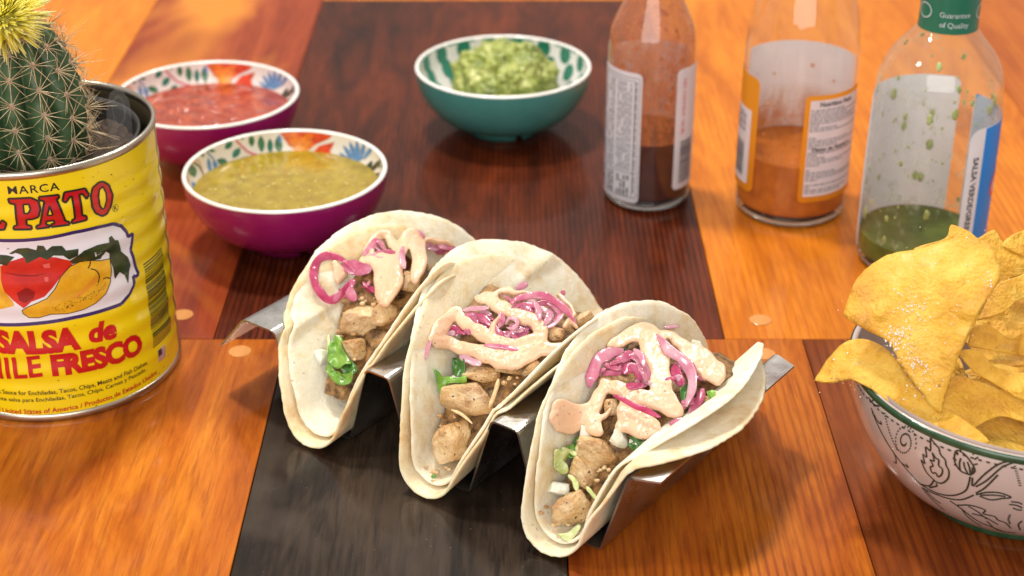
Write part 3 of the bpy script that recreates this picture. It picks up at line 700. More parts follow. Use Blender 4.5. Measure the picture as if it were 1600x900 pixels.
def text_lines(o, rf, name, a0, a1, z0, z1, mat, off=.0003, rows=20, vertical=False, seed=0, hgt=.6, gaps=()):
    """rows of fine print too small to read: short dashes of word length"""
    random.seed(seed); rr = rf((z0+z1)/2); u0, u1 = R(a0)*rr, R(a1)*rr; polys = []
    if vertical:
        w_ = (u1-u0)/rows
        for i in range(rows):
            if i in gaps: continue
            z = z0
            while z < z1-.001:
                L = random.uniform(.0012, .005); L = min(L, z1-z)
                polys.append([(u0+w_*i, z), (u0+w_*(i+hgt), z), (u0+w_*(i+hgt), z+L), (u0+w_*i, z+L)]); z += L+random.uniform(.0005, .001) + (random.random() < .12)*.004
    else:
        h = (z1-z0)/rows
        for i in range(rows):
            if i in gaps: continue
            u = u0
            while u < u1-.0006:
                L = min(random.uniform(.0008, .0035), u1-u); polys.append([(u, z0+h*i), (u+L, z0+h*i), (u+L, z0+h*(i+hgt)), (u, z0+h*(i+hgt))]); u += L+random.uniform(.0004, .0007)
                if random.random() < .06: break
    p = link(name, decal_me(polys, lambda u, z: ((rf(z)+off)*math.cos(u/rr), (rf(z)+off)*math.sin(u/rr), z), .002, .006), mat, o); p['kind'] = 'stuff'; return p
def bars(o, rf, name, a0, a1, z0, z1, mat, seed, along='u', off=.0003):
    random.seed(seed); rr = rf((z0+z1)/2); u0, u1 = R(a0)*rr, R(a1)*rr; polys = []
    if along == 'z':
        z = z0
        while z < z1: h = random.choice([.0003, .0005, .0008]); polys.append([(u0, z), (u1, z), (u1, z+h), (u0, z+h)]); z += h+random.choice([.0003, .0005])
    else:
        u = u0
        while u < u1: h = random.choice([.0003, .0005, .0008]); polys.append([(u, z0), (u+h, z0), (u+h, z1), (u, z1)]); u += h+random.choice([.0003, .0005])
    p = link(name, decal_me(polys, lambda u, z: ((rf(z)+off)*math.cos(u/rr), (rf(z)+off)*math.sin(u/rr), z), .002, .006), mat, o); p['kind'] = 'stuff'
def label_text(o, rf, s, a_mid, z_mid, size, mat, vertical=True, off=.00035, bold=.01, xs=1., flip=1):
    rr = rf(z_mid); bm = text_bm(s, size, bold*size, xs, align='CENTER')
    for q in bm.verts:
        x, y = q.co.x, q.co.y-size*.35
        q.co = (R(a_mid)*rr + flip*y, z_mid - flip*x, 0) if vertical else (R(a_mid)*rr + x, z_mid+y, 0)
    return link('lettering', decal_me([bm], lambda u, z: ((rf(z)+off)*math.cos(u/rr), (rf(z)+off)*math.sin(u/rr), z), .002, .006), mat, o)
def sauce_mat(name, c1, c2):
    t = NT(name).set(rough=.5, spec=.08, sss=.1, sssr=(1, .4, .1), ssss=.002); t.col(t.ramp(t.noise(t.coord(), 160, 4), [(.35, c1), (.65, c2)])); return t.m
def cap_on(o, r, z0, h, m):
    P = [(.001, z0+h), (r-.001, z0+h), (r, z0+h-.001), (r, z0)]; link('cap', mesh(*lathe(P[::-1], 60)), m, o)
# tall dark red sauce
B1 = (.0777, .857)
b1, f1 = bottle('sauce_bottle', 'narrow bottle of dark red hot sauce with two white labels', B1,
   [(.0225, .0006), (.0243, .004), (.0246, .02), (.0246, .06), (.0244, .088), (.0232, .1005), (.0195, .1105), (.0165, .117), (.0135, .127), (.0118, .140), (.0115, .158)], .0405,
   sauce_mat('sauce_dark_red', (.040, .006, .002), (.065, .011, .004)), film_mat('film_dark_red', (.66, .20, .06), .40, .68, 150, (.34, .50), .037, .125))
cap_on(b1, .0130, .152, .022, plain('cap_wood', (.45, .22, .08), .5))
label_on(b1, f1, 'nutrition_label', -182, -106, .0055, .083, paper); label_on(b1, f1, 'barcode_label', -60, -8, .0125, .0845, paper)
label_on(b1, f1, 'front_label', 28, 152, .010, .086, paper)
for a0, a1, z0, z1 in ((-181.5, -109, .0085, .0088), (-181.5, -109, .0800, .0803), (-109.5, -108.8, .0085, .0803), (-115.5, -114.8, .0085, .0785), (-181.5, -115, .0782, .0785), (-181.5, -115, .0235, .0239)):
    label_on(b1, f1, 'label_rule', a0, a1, z0, z1, ink, .00035, .0001)
text_lines(b1, f1, 'fine_print', -180.5, -117.5, .025, .077, ink_g, rows=16, vertical=True, seed=2, hgt=.5, gaps=(4, 9)); text_lines(b1, f1, 'fine_print', -180.5, -117.5, .009, .022, ink, rows=12, vertical=True, seed=3, hgt=.5, gaps=(3, 7)); text_lines(b1, f1, 'fine_print', -114.5, -110.5, .012, .078, ink_g, rows=1, vertical=True, seed=4)
label_text(b1, f1, 'NET CONTENT 150 ML', -47, .062, .0032, ink_r); bars(b1, f1, 'barcode', -50, -24, .016, .042, ink, 8, 'z')
# squat orange sauce
B2 = (.1580, .843)
b2, f2 = bottle('sauce_bottle', 'wide bottle of orange hot sauce with orange bordered labels', B2,
   [(.0285, .0006), (.0305, .004), (.0313, .012), (.0312, .03), (.0311, .07), (.0309, .092), (.0302, .105), (.0280, .117), (.0250, .128), (.0200, .146), (.0155, .165), (.0140, .180)], .0370,
   sauce_mat('sauce_orange', (.34, .078, .004), (.46, .125, .008)), film_mat('film_orange', (.66, .24, .05), .30, .60, 90, (.05, .0), .040, .064))
cap_on(b2, .0155, .176, .018, plain('cap_red', (.5, .02, .02), .4))
label_on(b2, f2, 'nutrition_label', -93, -14, .0165, .079, paper_o, .0002, .003); label_on(b2, f2, 'nutrition_panel', -88, -19, .0200, .0762, paper, .0003, .0006)
label_on(b2, f2, 'barcode_label', -204, -142, .0165, .0835, paper_o, .0002, .004); label_on(b2, f2, 'barcode_panel', -202, -151, .0205, .0640, paper, .0003, .001)
label_on(b2, f2, 'front_label', 10, 145, .016, .088, paper)
text_lines(b2, f2, 'fine_print', -87, -22, .022, .0715, ink_g, .0004, 34, seed=5, hgt=.55, gaps=(4, 10, 17, 23, 24)); label_text(b2, f2, 'Nutrition Facts', -58, .0738, .0036, ink, False, .0004, .04); label_text(b2, f2, 'Datos de Nutrición', -58, .0478, .0034, ink, False, .0004, .04)
bars(b2, f2, 'barcode', -190, -160, .024, .044, ink, 3, 'z', .0004); text_lines(b2, f2, 'fine_print', -190, -158, .050, .062, ink_g, .0004, 6, True, 6)
# green sauce with blue label
B3 = (.2168, .777)
b3, f3 = bottle('sauce_bottle', 'nearly empty bottle of green sauce with blue and white label and green neck seal', B3,
   [(.0295, .0006), (.0318, .004), (.0327, .012), (.0328, .04), (.0324, .08), (.0316, .099), (.0300, .1085), (.0262, .116), (.0200, .1235), (.0155, .1295), (.0143, .134), (.0141, .165)], .0170,
   sauce_mat('sauce_green', (.055, .085, .008), (.095, .13, .016)), film_mat('film_green', (.55, .60, .42), .55, .76, 120, (.07, .45), .018, .11))
seal = plain('neck_seal_green', (.006, .13, .075), .3, coat=.4, coatr=.15)
zz = np.linspace(.1305, .168, 14); link('neck_seal', mesh(*lathe([(f3(z)+.0004, z) for z in zz], 80)), seal, b3); cap_on(b3, .0150, .166, .020, seal)
label_text(b3, f3, 'Guarantee', -93, .1402, .0037, paper, False, .0006, .0, .95); label_text(b3, f3, 'of Quality', -93, .1352, .0037, paper, False, .0006, .0, .95)
for am in (-158, -28):
    rr = f3(.14); el = []
    P = [np.array([R(am)*rr+.0042*math.cos(k), .1405+.0036*math.sin(k)]) for k in np.linspace(0, 2*math.pi, 25)]
    for a, b in zip(P[:-1], P[1:]): el += stroke_poly([a, b], .0005)
    link('seal_emblem', decal_me(el, lambda u, z: ((f3(z)+.0006)*math.cos(u/rr), (f3(z)+.0006)*math.sin(u/rr), z), .002, .006), paper, b3)
label_on(b3, f3, 'side_label', -72, 40, .006, .0865, paper, .0002, .006); label_on(b3, f3, 'side_label_blue', -55, 39, .0062, .0862, paper_b, .0003, .001)
label_on(b3, f3, 'back_label', 55, 178, .006, .0925, paper, .0002, .004)
label_text(b3, f3, 'SALSA VERDE/GREEN HOT SAUCE', -63, .0360, .0047, ink, True, .0004, .03, 1.0)
rr = f3(.05); P = [(R(-14)*rr+.012*math.cos(k), .050+.008*math.sin(k)) for k in np.linspace(0, 2*math.pi, 28)[:-1]]
link('label_emblem', decal_me([P], lambda u, z: ((f3(z)+.0004)*math.cos(u/rr), (f3(z)+.0004)*math.sin(u/rr), z), .002, .004), plain('label_red', (.7, .03, .03), .4), b3)
P = [(x*.82+R(-14)*rr*.18, .05+(z-.05)*.78) for x, z in P]
link('label_emblem', decal_me([P], lambda u, z: ((f3(z)+.0005)*math.cos(u/rr), (f3(z)+.0005)*math.sin(u/rr), z), .002, .004), paper, b3)
random.seed(31)
def flecks(o, rf, n, zr, col1, col2, smin, smax, stretch=1.3, aspan=(-180, 180)):
    a_ = Acc(); Vs, Fs = sphere_vf(2)
    for k in range(n):
        z = random.uniform(*zr)**1.0; an = R(random.uniform(*aspan)); s = random.uniform(smin, smax); rr = rf(z)-.0012
        e = (rf(z+.001)-rf(z-.001))/.002; no = Vector((math.cos(an), math.sin(an), -e)).normalized(); q = no.to_track_quat('Z', 'Y').to_matrix(); ph = random.random()*9
        a_.add(([tuple(q@Vector((p[0]*s*(1+.5*mnoise.noise(Vector(p)*1.7+Vector((ph, 0, 0)))), p[1]*s*stretch*(1+.5*mnoise.noise(Vector(p)*1.9+Vector((0, ph, 0)))), p[2]*s*.25))+Vector((math.cos(an)*rr, math.sin(an)*rr, z))) for p in Vs], Fs))
    f = link('sauce_flecks', a_.me(), varied('flecks_'+str(n), col1, col2, 400, .35, sss=.2, ssss=.002), o); f['kind'] = 'stuff'
flecks(b3, f3, 40, (.020, .118), (.22, .30, .05), (.44, .50, .20), .0008, .0019, 1.9); flecks(b3, f3, 120, (.018, .112), (.26, .33, .08), (.46, .52, .24), .0002, .0007, 1.4); flecks(b1, f1, 150, (.042, .128), (.42, .09, .012), (.55, .17, .04), .0004, .0013); flecks(b2, f2, 16, (.040, .075), (.55, .22, .05), (.65, .33, .1), .0004, .0010)

# ================================================================== TACO HOLDER AND TACOS
D2 = np.array([.596, .803]); R2 = np.array([.803, -.596]); TO = np.array([-.0352, .56])
def loc2w(s, d, z, o=TO): return (o[0]+R2[0]*s+D2[0]*d, o[1]+R2[1]*s+D2[1]*d, z)
steel = NT('brushed_steel').set(col=(.50, .485, .46), rough=.30, metal=1.0); v = steel.coord((1, 1, 1), (0, 0, math.atan2(R2[1], R2[0])))
steel.bump(steel.noise(steel.coord((.08, 1, 1), (0, 0, -math.atan2(R2[1], R2[0]))), 900, 3), .12, .0003)
steel.l(steel.ramp(steel.noise(steel.coord(), 45, 4), [(.35, .22), (.7, .40)]), steel.b.inputs['Roughness'])
HT = .0405
zg = [(-.130, .022), (-.1143, HT), (-.0956, HT), (-.0845, .0006), (-.0530, .0006), (-.0415, HT), (-.0294, HT), (-.0175, .0006), (.0135, .0006), (.0255, HT), (.0379, HT), (.0490, .0006), (.0795, .0006), (.0912, HT), (.1030, HT)]
def rounded(pts, r=.0022, n=4):
    out = [np.array(pts[0])]
    for i in range(1, len(pts)-1):
        p, a, b = map(np.array, (pts[i], pts[i-1], pts[i+1])); u = (a-p)/np.linalg.norm(a-p); w_ = (b-p)/np.linalg.norm(b-p)
        for k in range(n+1):
            t = k/n; out.append((1-t)**2*(p+u*r)+2*t*(1-t)*p+t*t*(p+w_*r))
    out.append(np.array(pts[-1])); return out
zl = rounded(zg); V, Fc = [], []
holder_t = .0009
nr = []
for i, p in enumerate(zl):
    q = zl[min(i+1, len(zl)-1)]-zl[max(i-1, 0)]; q = q/np.linalg.norm(q); nr.append(np.array([-q[1], q[0]]))
H0, H1 = .0112, .126
for i, p in enumerate(zl):
    for d in (H0, H1):
        dd = d
        if i == len(zl)-1: dd = d + (.004 if d == H0 else -.004)
        V.append(loc2w(p[0], dd, p[1])); q = p+nr[i]*holder_t; V.append(loc2w(q[0], dd, q[1]))
for i in range(len(zl)-1):
    a, b = i*4, (i+1)*4
    Fc += [(a, a+2, b+2, b), (a+1, b+1, b+3, a+3), (a, b, b+1, a+1), (a+2, a+3, b+3, b+2)]
Fc += [(0, 1, 3, 2), (len(V)-4, len(V)-2, len(V)-1, len(V)-3)]
hold = link('taco_holder', mesh(V, Fc), steel.m, None, False); tag(hold, 'zigzag stainless steel rack holding three tacos', 'taco holder')

TP = [  # radius, fold start x y, bottom radius, left lean (front, change, curl), right lean, turn, rise
 dict(R=.0733, o=(-.0870, .5976), rb=.0125, L=(.4909, -.259, -9.02), Q=(.2461, -.2427, -2.4), ang=.0, sl=.0406),
 dict(R=.0749, o=(-.0352, .5600), rb=.0105, L=(.1486, .2773, -9.7), Q=(.3681, .2251, -1.9), ang=.0506, sl=.06),
 dict(R=.0702, o=(.0159, .5211), rb=.0115, L=(.1016, -.1432, -10.7), Q=(.095, -.1161, -22.8), ang=.0037, sl=.0102)]
def leaf_curve(T, side, d, b, extra_rb=0., dk=0., n=28):
    a0, a1, k = T['L'] if side < 0 else T['Q']; al = a0+a1*(d/.14); rb = T['rb']+extra_rb; lim = math.pi/2-al
    s = z = 0.; ds = b/n
    for i in range(n):
        t = (i+.5)*ds; psi = min(t/rb, lim)
        if t/rb > lim: psi += (k+dk)*(t-rb*lim)
        s += ds*math.cos(psi); z += ds*math.sin(psi)
    return side*s, z
def wall_lim(T, side, z, inset):
    w0, w1 = T['wall'][0 if side < 0 else 1]      # half width of the valley at the table and at the rack's top
    if z < HT: return w0+(w1-w0)*z/HT-inset
    return w1-inset+(z-HT)*(40. if side > 0 and T['cut'] == 0 else 2.2)
def taco_w(T, s, d, z):
    ca, sa = math.cos(T['ang']), math.sin(T['ang']); dv = np.array([D2[0]*ca-D2[1]*sa, D2[0]*sa+D2[1]*ca]); rv = np.array([dv[1], -dv[0]])
    p = np.array(T['o'])+dv*d+rv*s; return np.array([p[0], p[1], z+T['sl']*d])
def taco_local(T, P):
    ca, sa = math.cos(T['ang']), math.sin(T['ang']); dv = np.array([D2[0]*ca-D2[1]*sa, D2[0]*sa+D2[1]*ca]); rv = np.array([dv[1], -dv[0]])
    q = np.array(P[:2])-np.array(T['o']); d = q@dv; return q@rv, d, P[2]-T['sl']*d
def tortilla_me(T, z0, extra, dshift, dkL, dkR, seed, th=.0012, Rs=1., wav=.0010, inset=.0042):
    RR = T['R']*Rs; NPH, NRD = 220, 34; pos = {}; V = []; Fc = []
    def pt(rho, ph):
        jag = 1+ (.012*mnoise.noise(Vector((math.cos(ph)*5, math.sin(ph)*5, seed)))+.006*mnoise.noise(Vector((math.cos(ph)*75, math.sin(ph)*60, seed)))+.003*mnoise.noise(Vector((math.cos(ph)*26, math.sin(ph)*26, seed))))*rho**6
        d = RR-RR*rho*jag*math.cos(ph)+dshift; b = RR*rho*jag*math.sin(ph); side = -1 if b < 0 else 1
        if side > 0: q_ = max(0, min(1, (d/(2*RR)-.36)/.40)); b *= 1-T['cut']*q_*q_*(3-2*q_)
        s, z = leaf_curve(T, side, max(0, min(.15, d)), abs(b), extra, dkL if side < 0 else dkR)
        k_ = max(0., min(1., (d-H0+.006)/.010))
        if side > 0 and T['cut'] == 0:      # this shell flops over the flat end of the rack
            u_ = max(0., min(1., (s-(T['wall'][1][1]-inset-.009))/.009)); zr_ = HT+th+.0016-z0+.8*(.0042-inset); z += u_*max(0., zr_-z)*k_
        lim = wall_lim(T, side, z+z0, inset)
        if abs(s) > lim: s = side*(abs(s)*(1-k_)+lim*k_)
        wv = wav*fbm((d*20, b*20, seed), 1.1, 2)*min(1, abs(b)/.03)*(1 if z > HT else .25)
        return taco_w(T, s+wv, d, z+z0)
    NV = []
    for i in range(NRD+1):
        for j in range(NPH): NV.append(pt(max(1e-4, i/NRD)**.9, 2*math.pi*j/NPH))
    NV = np.array(NV).reshape(NRD+1, NPH, 3)
    # normals by differences
    dr = np.gradient(NV, axis=0); dp = (np.roll(NV, -1, 1)-np.roll(NV, 1, 1))/2; nn = np.cross(dr, dp); nn /= np.linalg.norm(nn, axis=2, keepdims=True)+1e-12
    if nn[NRD//2, 0][2] < 0: nn = -nn
    nn[0] = nn[1].mean(0)
    T1 = NV + nn*0; B1_ = NV - nn*th
    V = np.concatenate([T1.reshape(-1, 3), B1_.reshape(-1, 3)]); off = (NRD+1)*NPH
    mid_edge = NV[-1]-nn[-1]*th/2 + (NV[-1]-NV[-3])*.16; V = np.concatenate([V, mid_edge]); off2 = 2*off
    for i in range(NRD):
        for j in range(NPH):
            j2 = (j+1) % NPH
            Fc.append((i*NPH+j, (i+1)*NPH+j, (i+1)*NPH+j2, i*NPH+j2)); Fc.append((off+i*NPH+j, off+i*NPH+j2, off+(i+1)*NPH+j2, off+(i+1)*NPH+j))
    for j in range(NPH):
        j2 = (j+1) % NPH; Fc.append((NRD*NPH+j, off2+j, off2+j2, NRD*NPH+j2)); Fc.append((off2+j, off+NRD*NPH+j, off+NRD*NPH+j2, off2+j2))
    return mesh(V, Fc)
def tort_mat(name, seed, warm=0.):
    t = NT(name).set(rough=.62, sss=.5, sssr=(1, .7, .4), ssss=.0035, spec=.3); v = t.coord(loc=(seed, 0, 0))
    c = t.ramp(t.math('ADD', t.math('MULTIPLY', t.noise(v, 38, 4, .6), .6), t.math('MULTIPLY', t.noise(v, 190, 4, .6), .4)), [(.36, (.68-.04*warm, .53-.12*warm, .31-.13*warm)), (.50, (.77, .69-.09*warm, .53-.18*warm)), (.63, (.82, .76-.08*warm, .63-.17*warm))])
    sp = t.ramp(t.noise(v, 75, 4, .55), [(.58, 0), (.72, 1)]); c = t.mix(t.math('MULTIPLY', sp, .5), c, (.60, .36, .13))
    dk = t.ramp(t.noise(v, 330, 1), [(.74, 0), (.78, 1)]); c = t.mix(t.math('MULTIPLY', dk, .5), c, (.30, .16, .06)); t.col(c)
    h = t.math('ADD', t.math('MULTIPLY', t.noise(v, 85, 3), .9), t.math('MULTIPLY', t.noise(v, 420, 4), .5)); t.bump(t.math('ADD', t.math('MULTIPLY', t.noise(v, 260, 3), .6), t.math('MULTIPLY', t.noise(v, 900, 4, .7), .5)), .75, .0010); return t.m
for T, c in zip(TP, (.34, .34, 0)): T['cut'] = c      # how far the right shell slumps at its far end
for T, c in zip(TP, (-.064, 0, .0642)):
    k = (-.064, 0, .0642).index(c); wl = ((-.0845, -.0956), (-.0175, -.0294), (.0490, .0379))[k]; wr = ((-.0530, -.0415), (.0135, .0255), (.0795, .0912))[k]
    T['wall'] = ((c-wl[0], c-wl[1]), (wr[0]-c, wr[1]-c))
# filling height along the fold, and where a line of sight meets filling or the raised left leaf
def zfill(T, s, d):
    ss = d/(2*T['R']); h = np.interp(ss, T['fz'][0], T['fz'][1]); return h-T.get('cs', 5.)*s*s
TP[0]['fz'] = ([0, .05, .15, .30, .45, .58, .75, .90, 1], [.004, .007, .022, .040, .053, .055, .036, .014, .006])
TP[1]['fz'] = ([0, .05, .15, .30, .42, .58, .74, .90, 1], [.004, .007, .024, .040, .053, .054, .036, .014, .006])
TP[2]['fz'] = ([0, .05, .15, .30, .42, .60, .80, .93, 1], [.004, .008, .022, .040, .052, .058, .046, .018, .006])
def build_leaf_tables(T):
    T['lt'] = []
    for d in np.linspace(0, 2*T['R'], 40):
        bm_ = math.sqrt(max(1e-8, T['R']**2-(T['R']-d)**2)); pts = [leaf_curve(T, -1, d, bm_*k/12, 0, 0, 20) for k in range(13)]
        pr__ = [leaf_curve(T, 1, d, bm_*k/12, 0, 0, 20) for k in range(13)]
        T.setdefault('rt', []).append((np.array([p[1] for p in pr__])+.005, np.array([p[0] for p in pr__])))
        T['lt'].append((np.array([p[1] for p in pts])+.0045, np.array([p[0] for p in pts])))
def left_s(T, d, z):
    i = min(39, max(0, int(round(d/(2*T['R'])*39)))); zz, ss = T['lt'][i]
    return float(np.interp(z, zz, ss, left=ss[0], right=-1.))
def onto_many(T, X, Y, lift=0.):
    """where lines of sight meet the filling or the raised left leaf"""
    X = np.atleast_1d(np.asarray(X, float)); Y = np.atleast_1d(np.asarray(Y, float)); out = np.zeros((len(X), 3))
    if 'ls' not in T:
        T['lz'] = np.linspace(0, .11, 90); T['ls'] = np.array([np.interp(T['lz'], zz, ss, left=ss[0], right=-1.) for zz, ss in T['lt']])
    ca, sa = math.cos(T['ang']), math.sin(T['ang']); dv = np.array([D2[0]*ca-D2[1]*sa, D2[0]*sa+D2[1]*ca]); rv = np.array([dv[1], -dv[0]]); o = np.array(T['o'])
    for c0 in range(0, len(X), 1500):
        x, y = X[c0:c0+1500], Y[c0:c0+1500]
        d = _F[None]+((x-800)/FPX)[:, None]*_X-((y-450)/FPX)[:, None]*_U
        t = ((np.linspace(.11, .002, 420)-CH)[None]/d[:, 2:3]); P = _C+d[:, None, :]*t[:, :, None]
        q = P[:, :, :2]-o; dd = q@dv; ss = q@rv; zz = P[:, :, 2]-T['sl']*dd
        zf = np.interp(dd/(2*T['R']), T['fz'][0], T['fz'][1])-T.get('cs', 5.)*ss*ss
        fi = np.clip(dd/(2*T['R'])*39, 0, 38.999); i0 = fi.astype(int); fr = fi-i0; zg_ = np.clip(zz/.11*89, 0, 88.999); zi = zg_.astype(int); zr = zg_-zi; LS = T['ls']
        ls = (LS[i0, zi]*(1-fr)+LS[i0+1, zi]*fr)*(1-zr)+(LS[i0, zi+1]*(1-fr)+LS[i0+1, zi+1]*fr)*zr
        ok = (dd > 0) & (dd < 2*T['R'])
        g1 = np.where(ok & (np.abs(ss) < .045), zf-(zz-lift), -1.); g2 = np.where(ok, ls+.0009+lift*.6-ss, -1.); g = np.maximum(g1, g2)
        k = np.argmax(g > 0, axis=1); k[(g > 0).sum(1) == 0] = 419; k = np.maximum(k, 1); r = np.arange(len(x))
        ga, gb = g[r, k-1], g[r, k]; f = np.where((ga > -.5) & (gb > ga), np.clip(-ga/(gb-ga+1e-12), 0, 1), 1.); tt = t[r, k-1]+(t[r, k]-t[r, k-1])*f
        out[c0:c0+1500] = _C+d*tt[:, None]
    return out
def onto(T, px, py, lift=0.): return onto_many(T, [px], [py], lift)[0]
PXM = 3750.   # picture pixels per metre at the tacos
def mppx(P): return float((P-_C)@_F)/FPX
chick_m = []
for k in range(3):
    t = NT('chicken_%d' % k).set(rough=.42, coat=.25, coatr=.2, sss=.2, sssr=(1, .5, .25), ssss=.002); v = t.coord(loc=(k*3, 0, 0))
    c = t.ramp(t.noise(v, 70, 5, .65), [(.28, (.48, .25, .075)), (.44, (.66, .43, .19)), (.62, (.79, .60, .35))]); fib = t.noise(t.coord((1, .18, 1), (0, 0, .6*k), (k, k, 0)), 380, 4)
    c = t.mix(t.math('MULTIPLY', t.ramp(fib, [(.5, 0), (.7, 1)]), .45), c, (.70, .55, .33)); pep = t.ramp(t.noise(v, 560, 1), [(.70, 0), (.73, 1)]); c = t.mix(pep, c, (.035, .02, .012))
    ch = t.ramp(t.noise(v, 45, 2), [(.62, 0), (.75, 1)]); c = t.mix(t.math('MULTIPLY', ch, .6), c, (.36, .14, .03)); geo = t.n('ShaderNodeNewGeometry'); ed = t.ramp(geo.outputs['Pointiness'], [(.50, 0), (.545, 1)]); c = t.mix(t.math('MULTIPLY', ed, t.ramp(t.noise(v, 60, 3), [(.40, 0), (.62, .75)])), c, (.34, .13, .025)); t.col(c)
    t.bump(t.math('ADD', t.noise(v, 240, 5, .7), t.math('MULTIPLY', fib, 1.1)), .95, .0018); chick_m.append(t.m)
fill_m = varied('filling_crumbs', (.06, .026, .007), (.38, .20, .06), 260, .45, .9, 420, .002)
def chunk_me(sx, sy, sz, seed, cube=.55):
    V, Fc = sphere_vf(4); V = V.copy(); rot = Matrix.Rotation(seed*1.7, 3, Vector((.3, .5, 1)).normalized())
    pl = [(Vector((random.uniform(-1, 1), random.uniform(-1, 1), random.uniform(-1, 1))).normalized(), random.uniform(.55, .85)) for _ in range(7)]
    for i, p in enumerate(V):
        q = Vector(p); m = max(abs(q.x), abs(q.y), abs(q.z)); cb_ = min(.92, cube+.25); q = q*(1-cb_)+q/m*cb_*.84
        for n_, dd in pl:
            e = q.dot(n_)-dd
            if e > 0: q = q-n_*e*.97
        pp = Vector((p[0], p[1]*.35, p[2]))+Vector((seed*3.1, 0, 0)); q *= 1+.055*fbm(Vector(p)+Vector((seed*3.1, 0, 0)), 2.2, 3)+.05*fbm(pp, 10, 3)
        q = Vector((q.x*sx, q.y*sy, q.z*sz)); V[i] = q
    return mesh(V, Fc)
sauce_m = NT('chipotle_crema').set(rough=.30, coat=.35, coatr=.15, sss=.30, sssr=(1, .55, .3), ssss=.003); v = sauce_m.coord()
c = sauce_m.ramp(sauce_m.noise(v, 60, 4), [(.35, (.67, .425, .265)), (.65, (.74, .495, .33))]); dk = sauce_m.ramp(sauce_m.noise(v, 700, 2), [(.68, 0), (.72, 1)]); c = sauce_m.mix(dk, c, (.22, .07, .03)); sauce_m.col(c); sauce_m.bump(sauce_m.noise(v, 120, 3), .25, .0012)
onion_m = []
for k, (c1, c2, c3) in enumerate((((.56, .10, .20), (.69, .19, .31), (.78, .38, .46)), ((.50, .04, .13), (.63, .10, .22), (.72, .22, .34)), ((.67, .26, .37), (.76, .40, .49), (.83, .57, .62)))):
    t = NT('pickled_onion_%d' % k).set(rough=.2, coat=.5, coatr=.1, sss=.45, sssr=(1, .35, .55), ssss=.003); v = t.coord(loc=(k, 0, 0))
    c = t.ramp(t.noise(v, 95, 3), [(.32, c1), (.5, c2), (.68, c3)]); st = t.noise(t.coord((1, .2, 1)), 600, 2); c = t.mix(t.math('MULTIPLY', t.ramp(st, [(.55, 0), (.7, 1)]), .3), c, c3); t.col(c); t.bump(st, .2, .0005)
    tl = t.n('ShaderNodeBsdfTranslucent'); t.l(c, tl.inputs[0]); mx = t.n('ShaderNodeMixShader'); mx.inputs[0].default_value = .38; t.l(t.b.outputs[0], mx.inputs[1]); t.l(tl.outputs[0], mx.inputs[2]); t.l(mx.outputs[0], t.out.inputs[0]); onion_m.append(t.m)
white_on = NT('diced_onion').set(rough=.2, coat=.4, coatr=.1, sss=.5, sssr=(1, 1, .8), ssss=.004); white_on.col(white_on.ramp(white_on.noise(white_on.coord(), 200, 3), [(.35, (.62, .62, .46)), (.65, (.78, .77, .66))])); white_on = white_on.m
lett = []
for k, (c1, c2) in enumerate((((.07, .20, .012), (.20, .38, .05)), ((.02, .085, .010), (.05, .16, .02)), ((.36, .42, .12), (.55, .58, .28)))):
    t = NT('lettuce_%d' % k).set(rough=.3, coat=.3, coatr=.15, sss=.15, sssr=(.4, 1, .2), ssss=.002); v = t.coord(); t.col(t.ramp(t.noise(v, 130, 4), [(.35, c1), (.65, c2)])); t.bump(t.noise(v, 300, 3), .4, .0008); lett.append(t.m)
def leaf_patch(name, T, pts, lift, mat, parent, curl=.0015, seed=0, th=.0005):
    P3 = [onto(T, x, y, lift) for x, y in pts]; cn = np.mean(P3, 0); up = np.array([.0, -.55, .83]); n = len(P3); V, Fc = [], []; NRg = 7
    P3 = [np.array(q) for q in smooth_line(P3+[P3[0]], 4)][:-1]; n = len(P3)
    for lay in (0, 1):
        for i in range(NRg+1):
            for j in range(n):
                q = cn+(P3[j]-cn)*(i/NRg); q = q+up*(curl*fbm(q*1., 160, 2)*1.5+curl*.6*(i/NRg)**2*math.sin(j*.9+seed)) - up*(th*lay); V.append(q)
    o = (NRg+1)*n
    for i in range(NRg):
        for j in range(n):
            k = (j+1) % n; Fc.append((i*n+j, (i+1)*n+j, (i+1)*n+k, i*n+k)); Fc.append((o+i*n+j, o+i*n+k, o+(i+1)*n+k, o+(i+1)*n+j))
    for j in range(n): k = (j+1) % n; Fc.append((NRg*n+j, o+NRg*n+j, o+NRg*n+k, NRg*n+k))
    return link(name, mesh(V, Fc), mat, parent)
def strip(name, T, pts, wpx, lift, mat, parent, flat=.32, taper=True, n=6, arch=0.):
    P = [onto(T, x, y, lift) for x, y in pts]; md = np.median(np.array(P), 0); Q_ = [q for q in P if q[2] > .012 and np.linalg.norm(q-md) < .026]; P = Q_ if len(Q_) > 1 else [md, md+np.array([.002, 0, .0005])]; L = smooth_line(P, n); m = mppx(P[0]); k = len(L); rad = []
    for i in range(k):
        e = min(1, 4.*min(i+.6, k-.4-i)/k) if taper else 1; rad.append(max(.12, e)**.6*wpx*1.0/2*m*(1+.10*math.sin(i*.6+wpx)))
        if arch: L[i] = L[i]+np.array([0, 0, arch*math.sin(math.pi*i/(k-1))])
    up = np.array([.05, -.62, .78])
    if name == 'pickled_onion':
        up = np.array([random.uniform(-.8, .8), -.62+random.uniform(-.4, .4), .78]); flat = min(.6, .00030/(max(rad)+1e-9)); L = [q+np.array([0, 0, .0006*mnoise.noise(Vector(q)*210)]) for q in L]
    return link(name, mesh(*tube_vf(L, rad, 12, flat, up=up)), mat, parent)
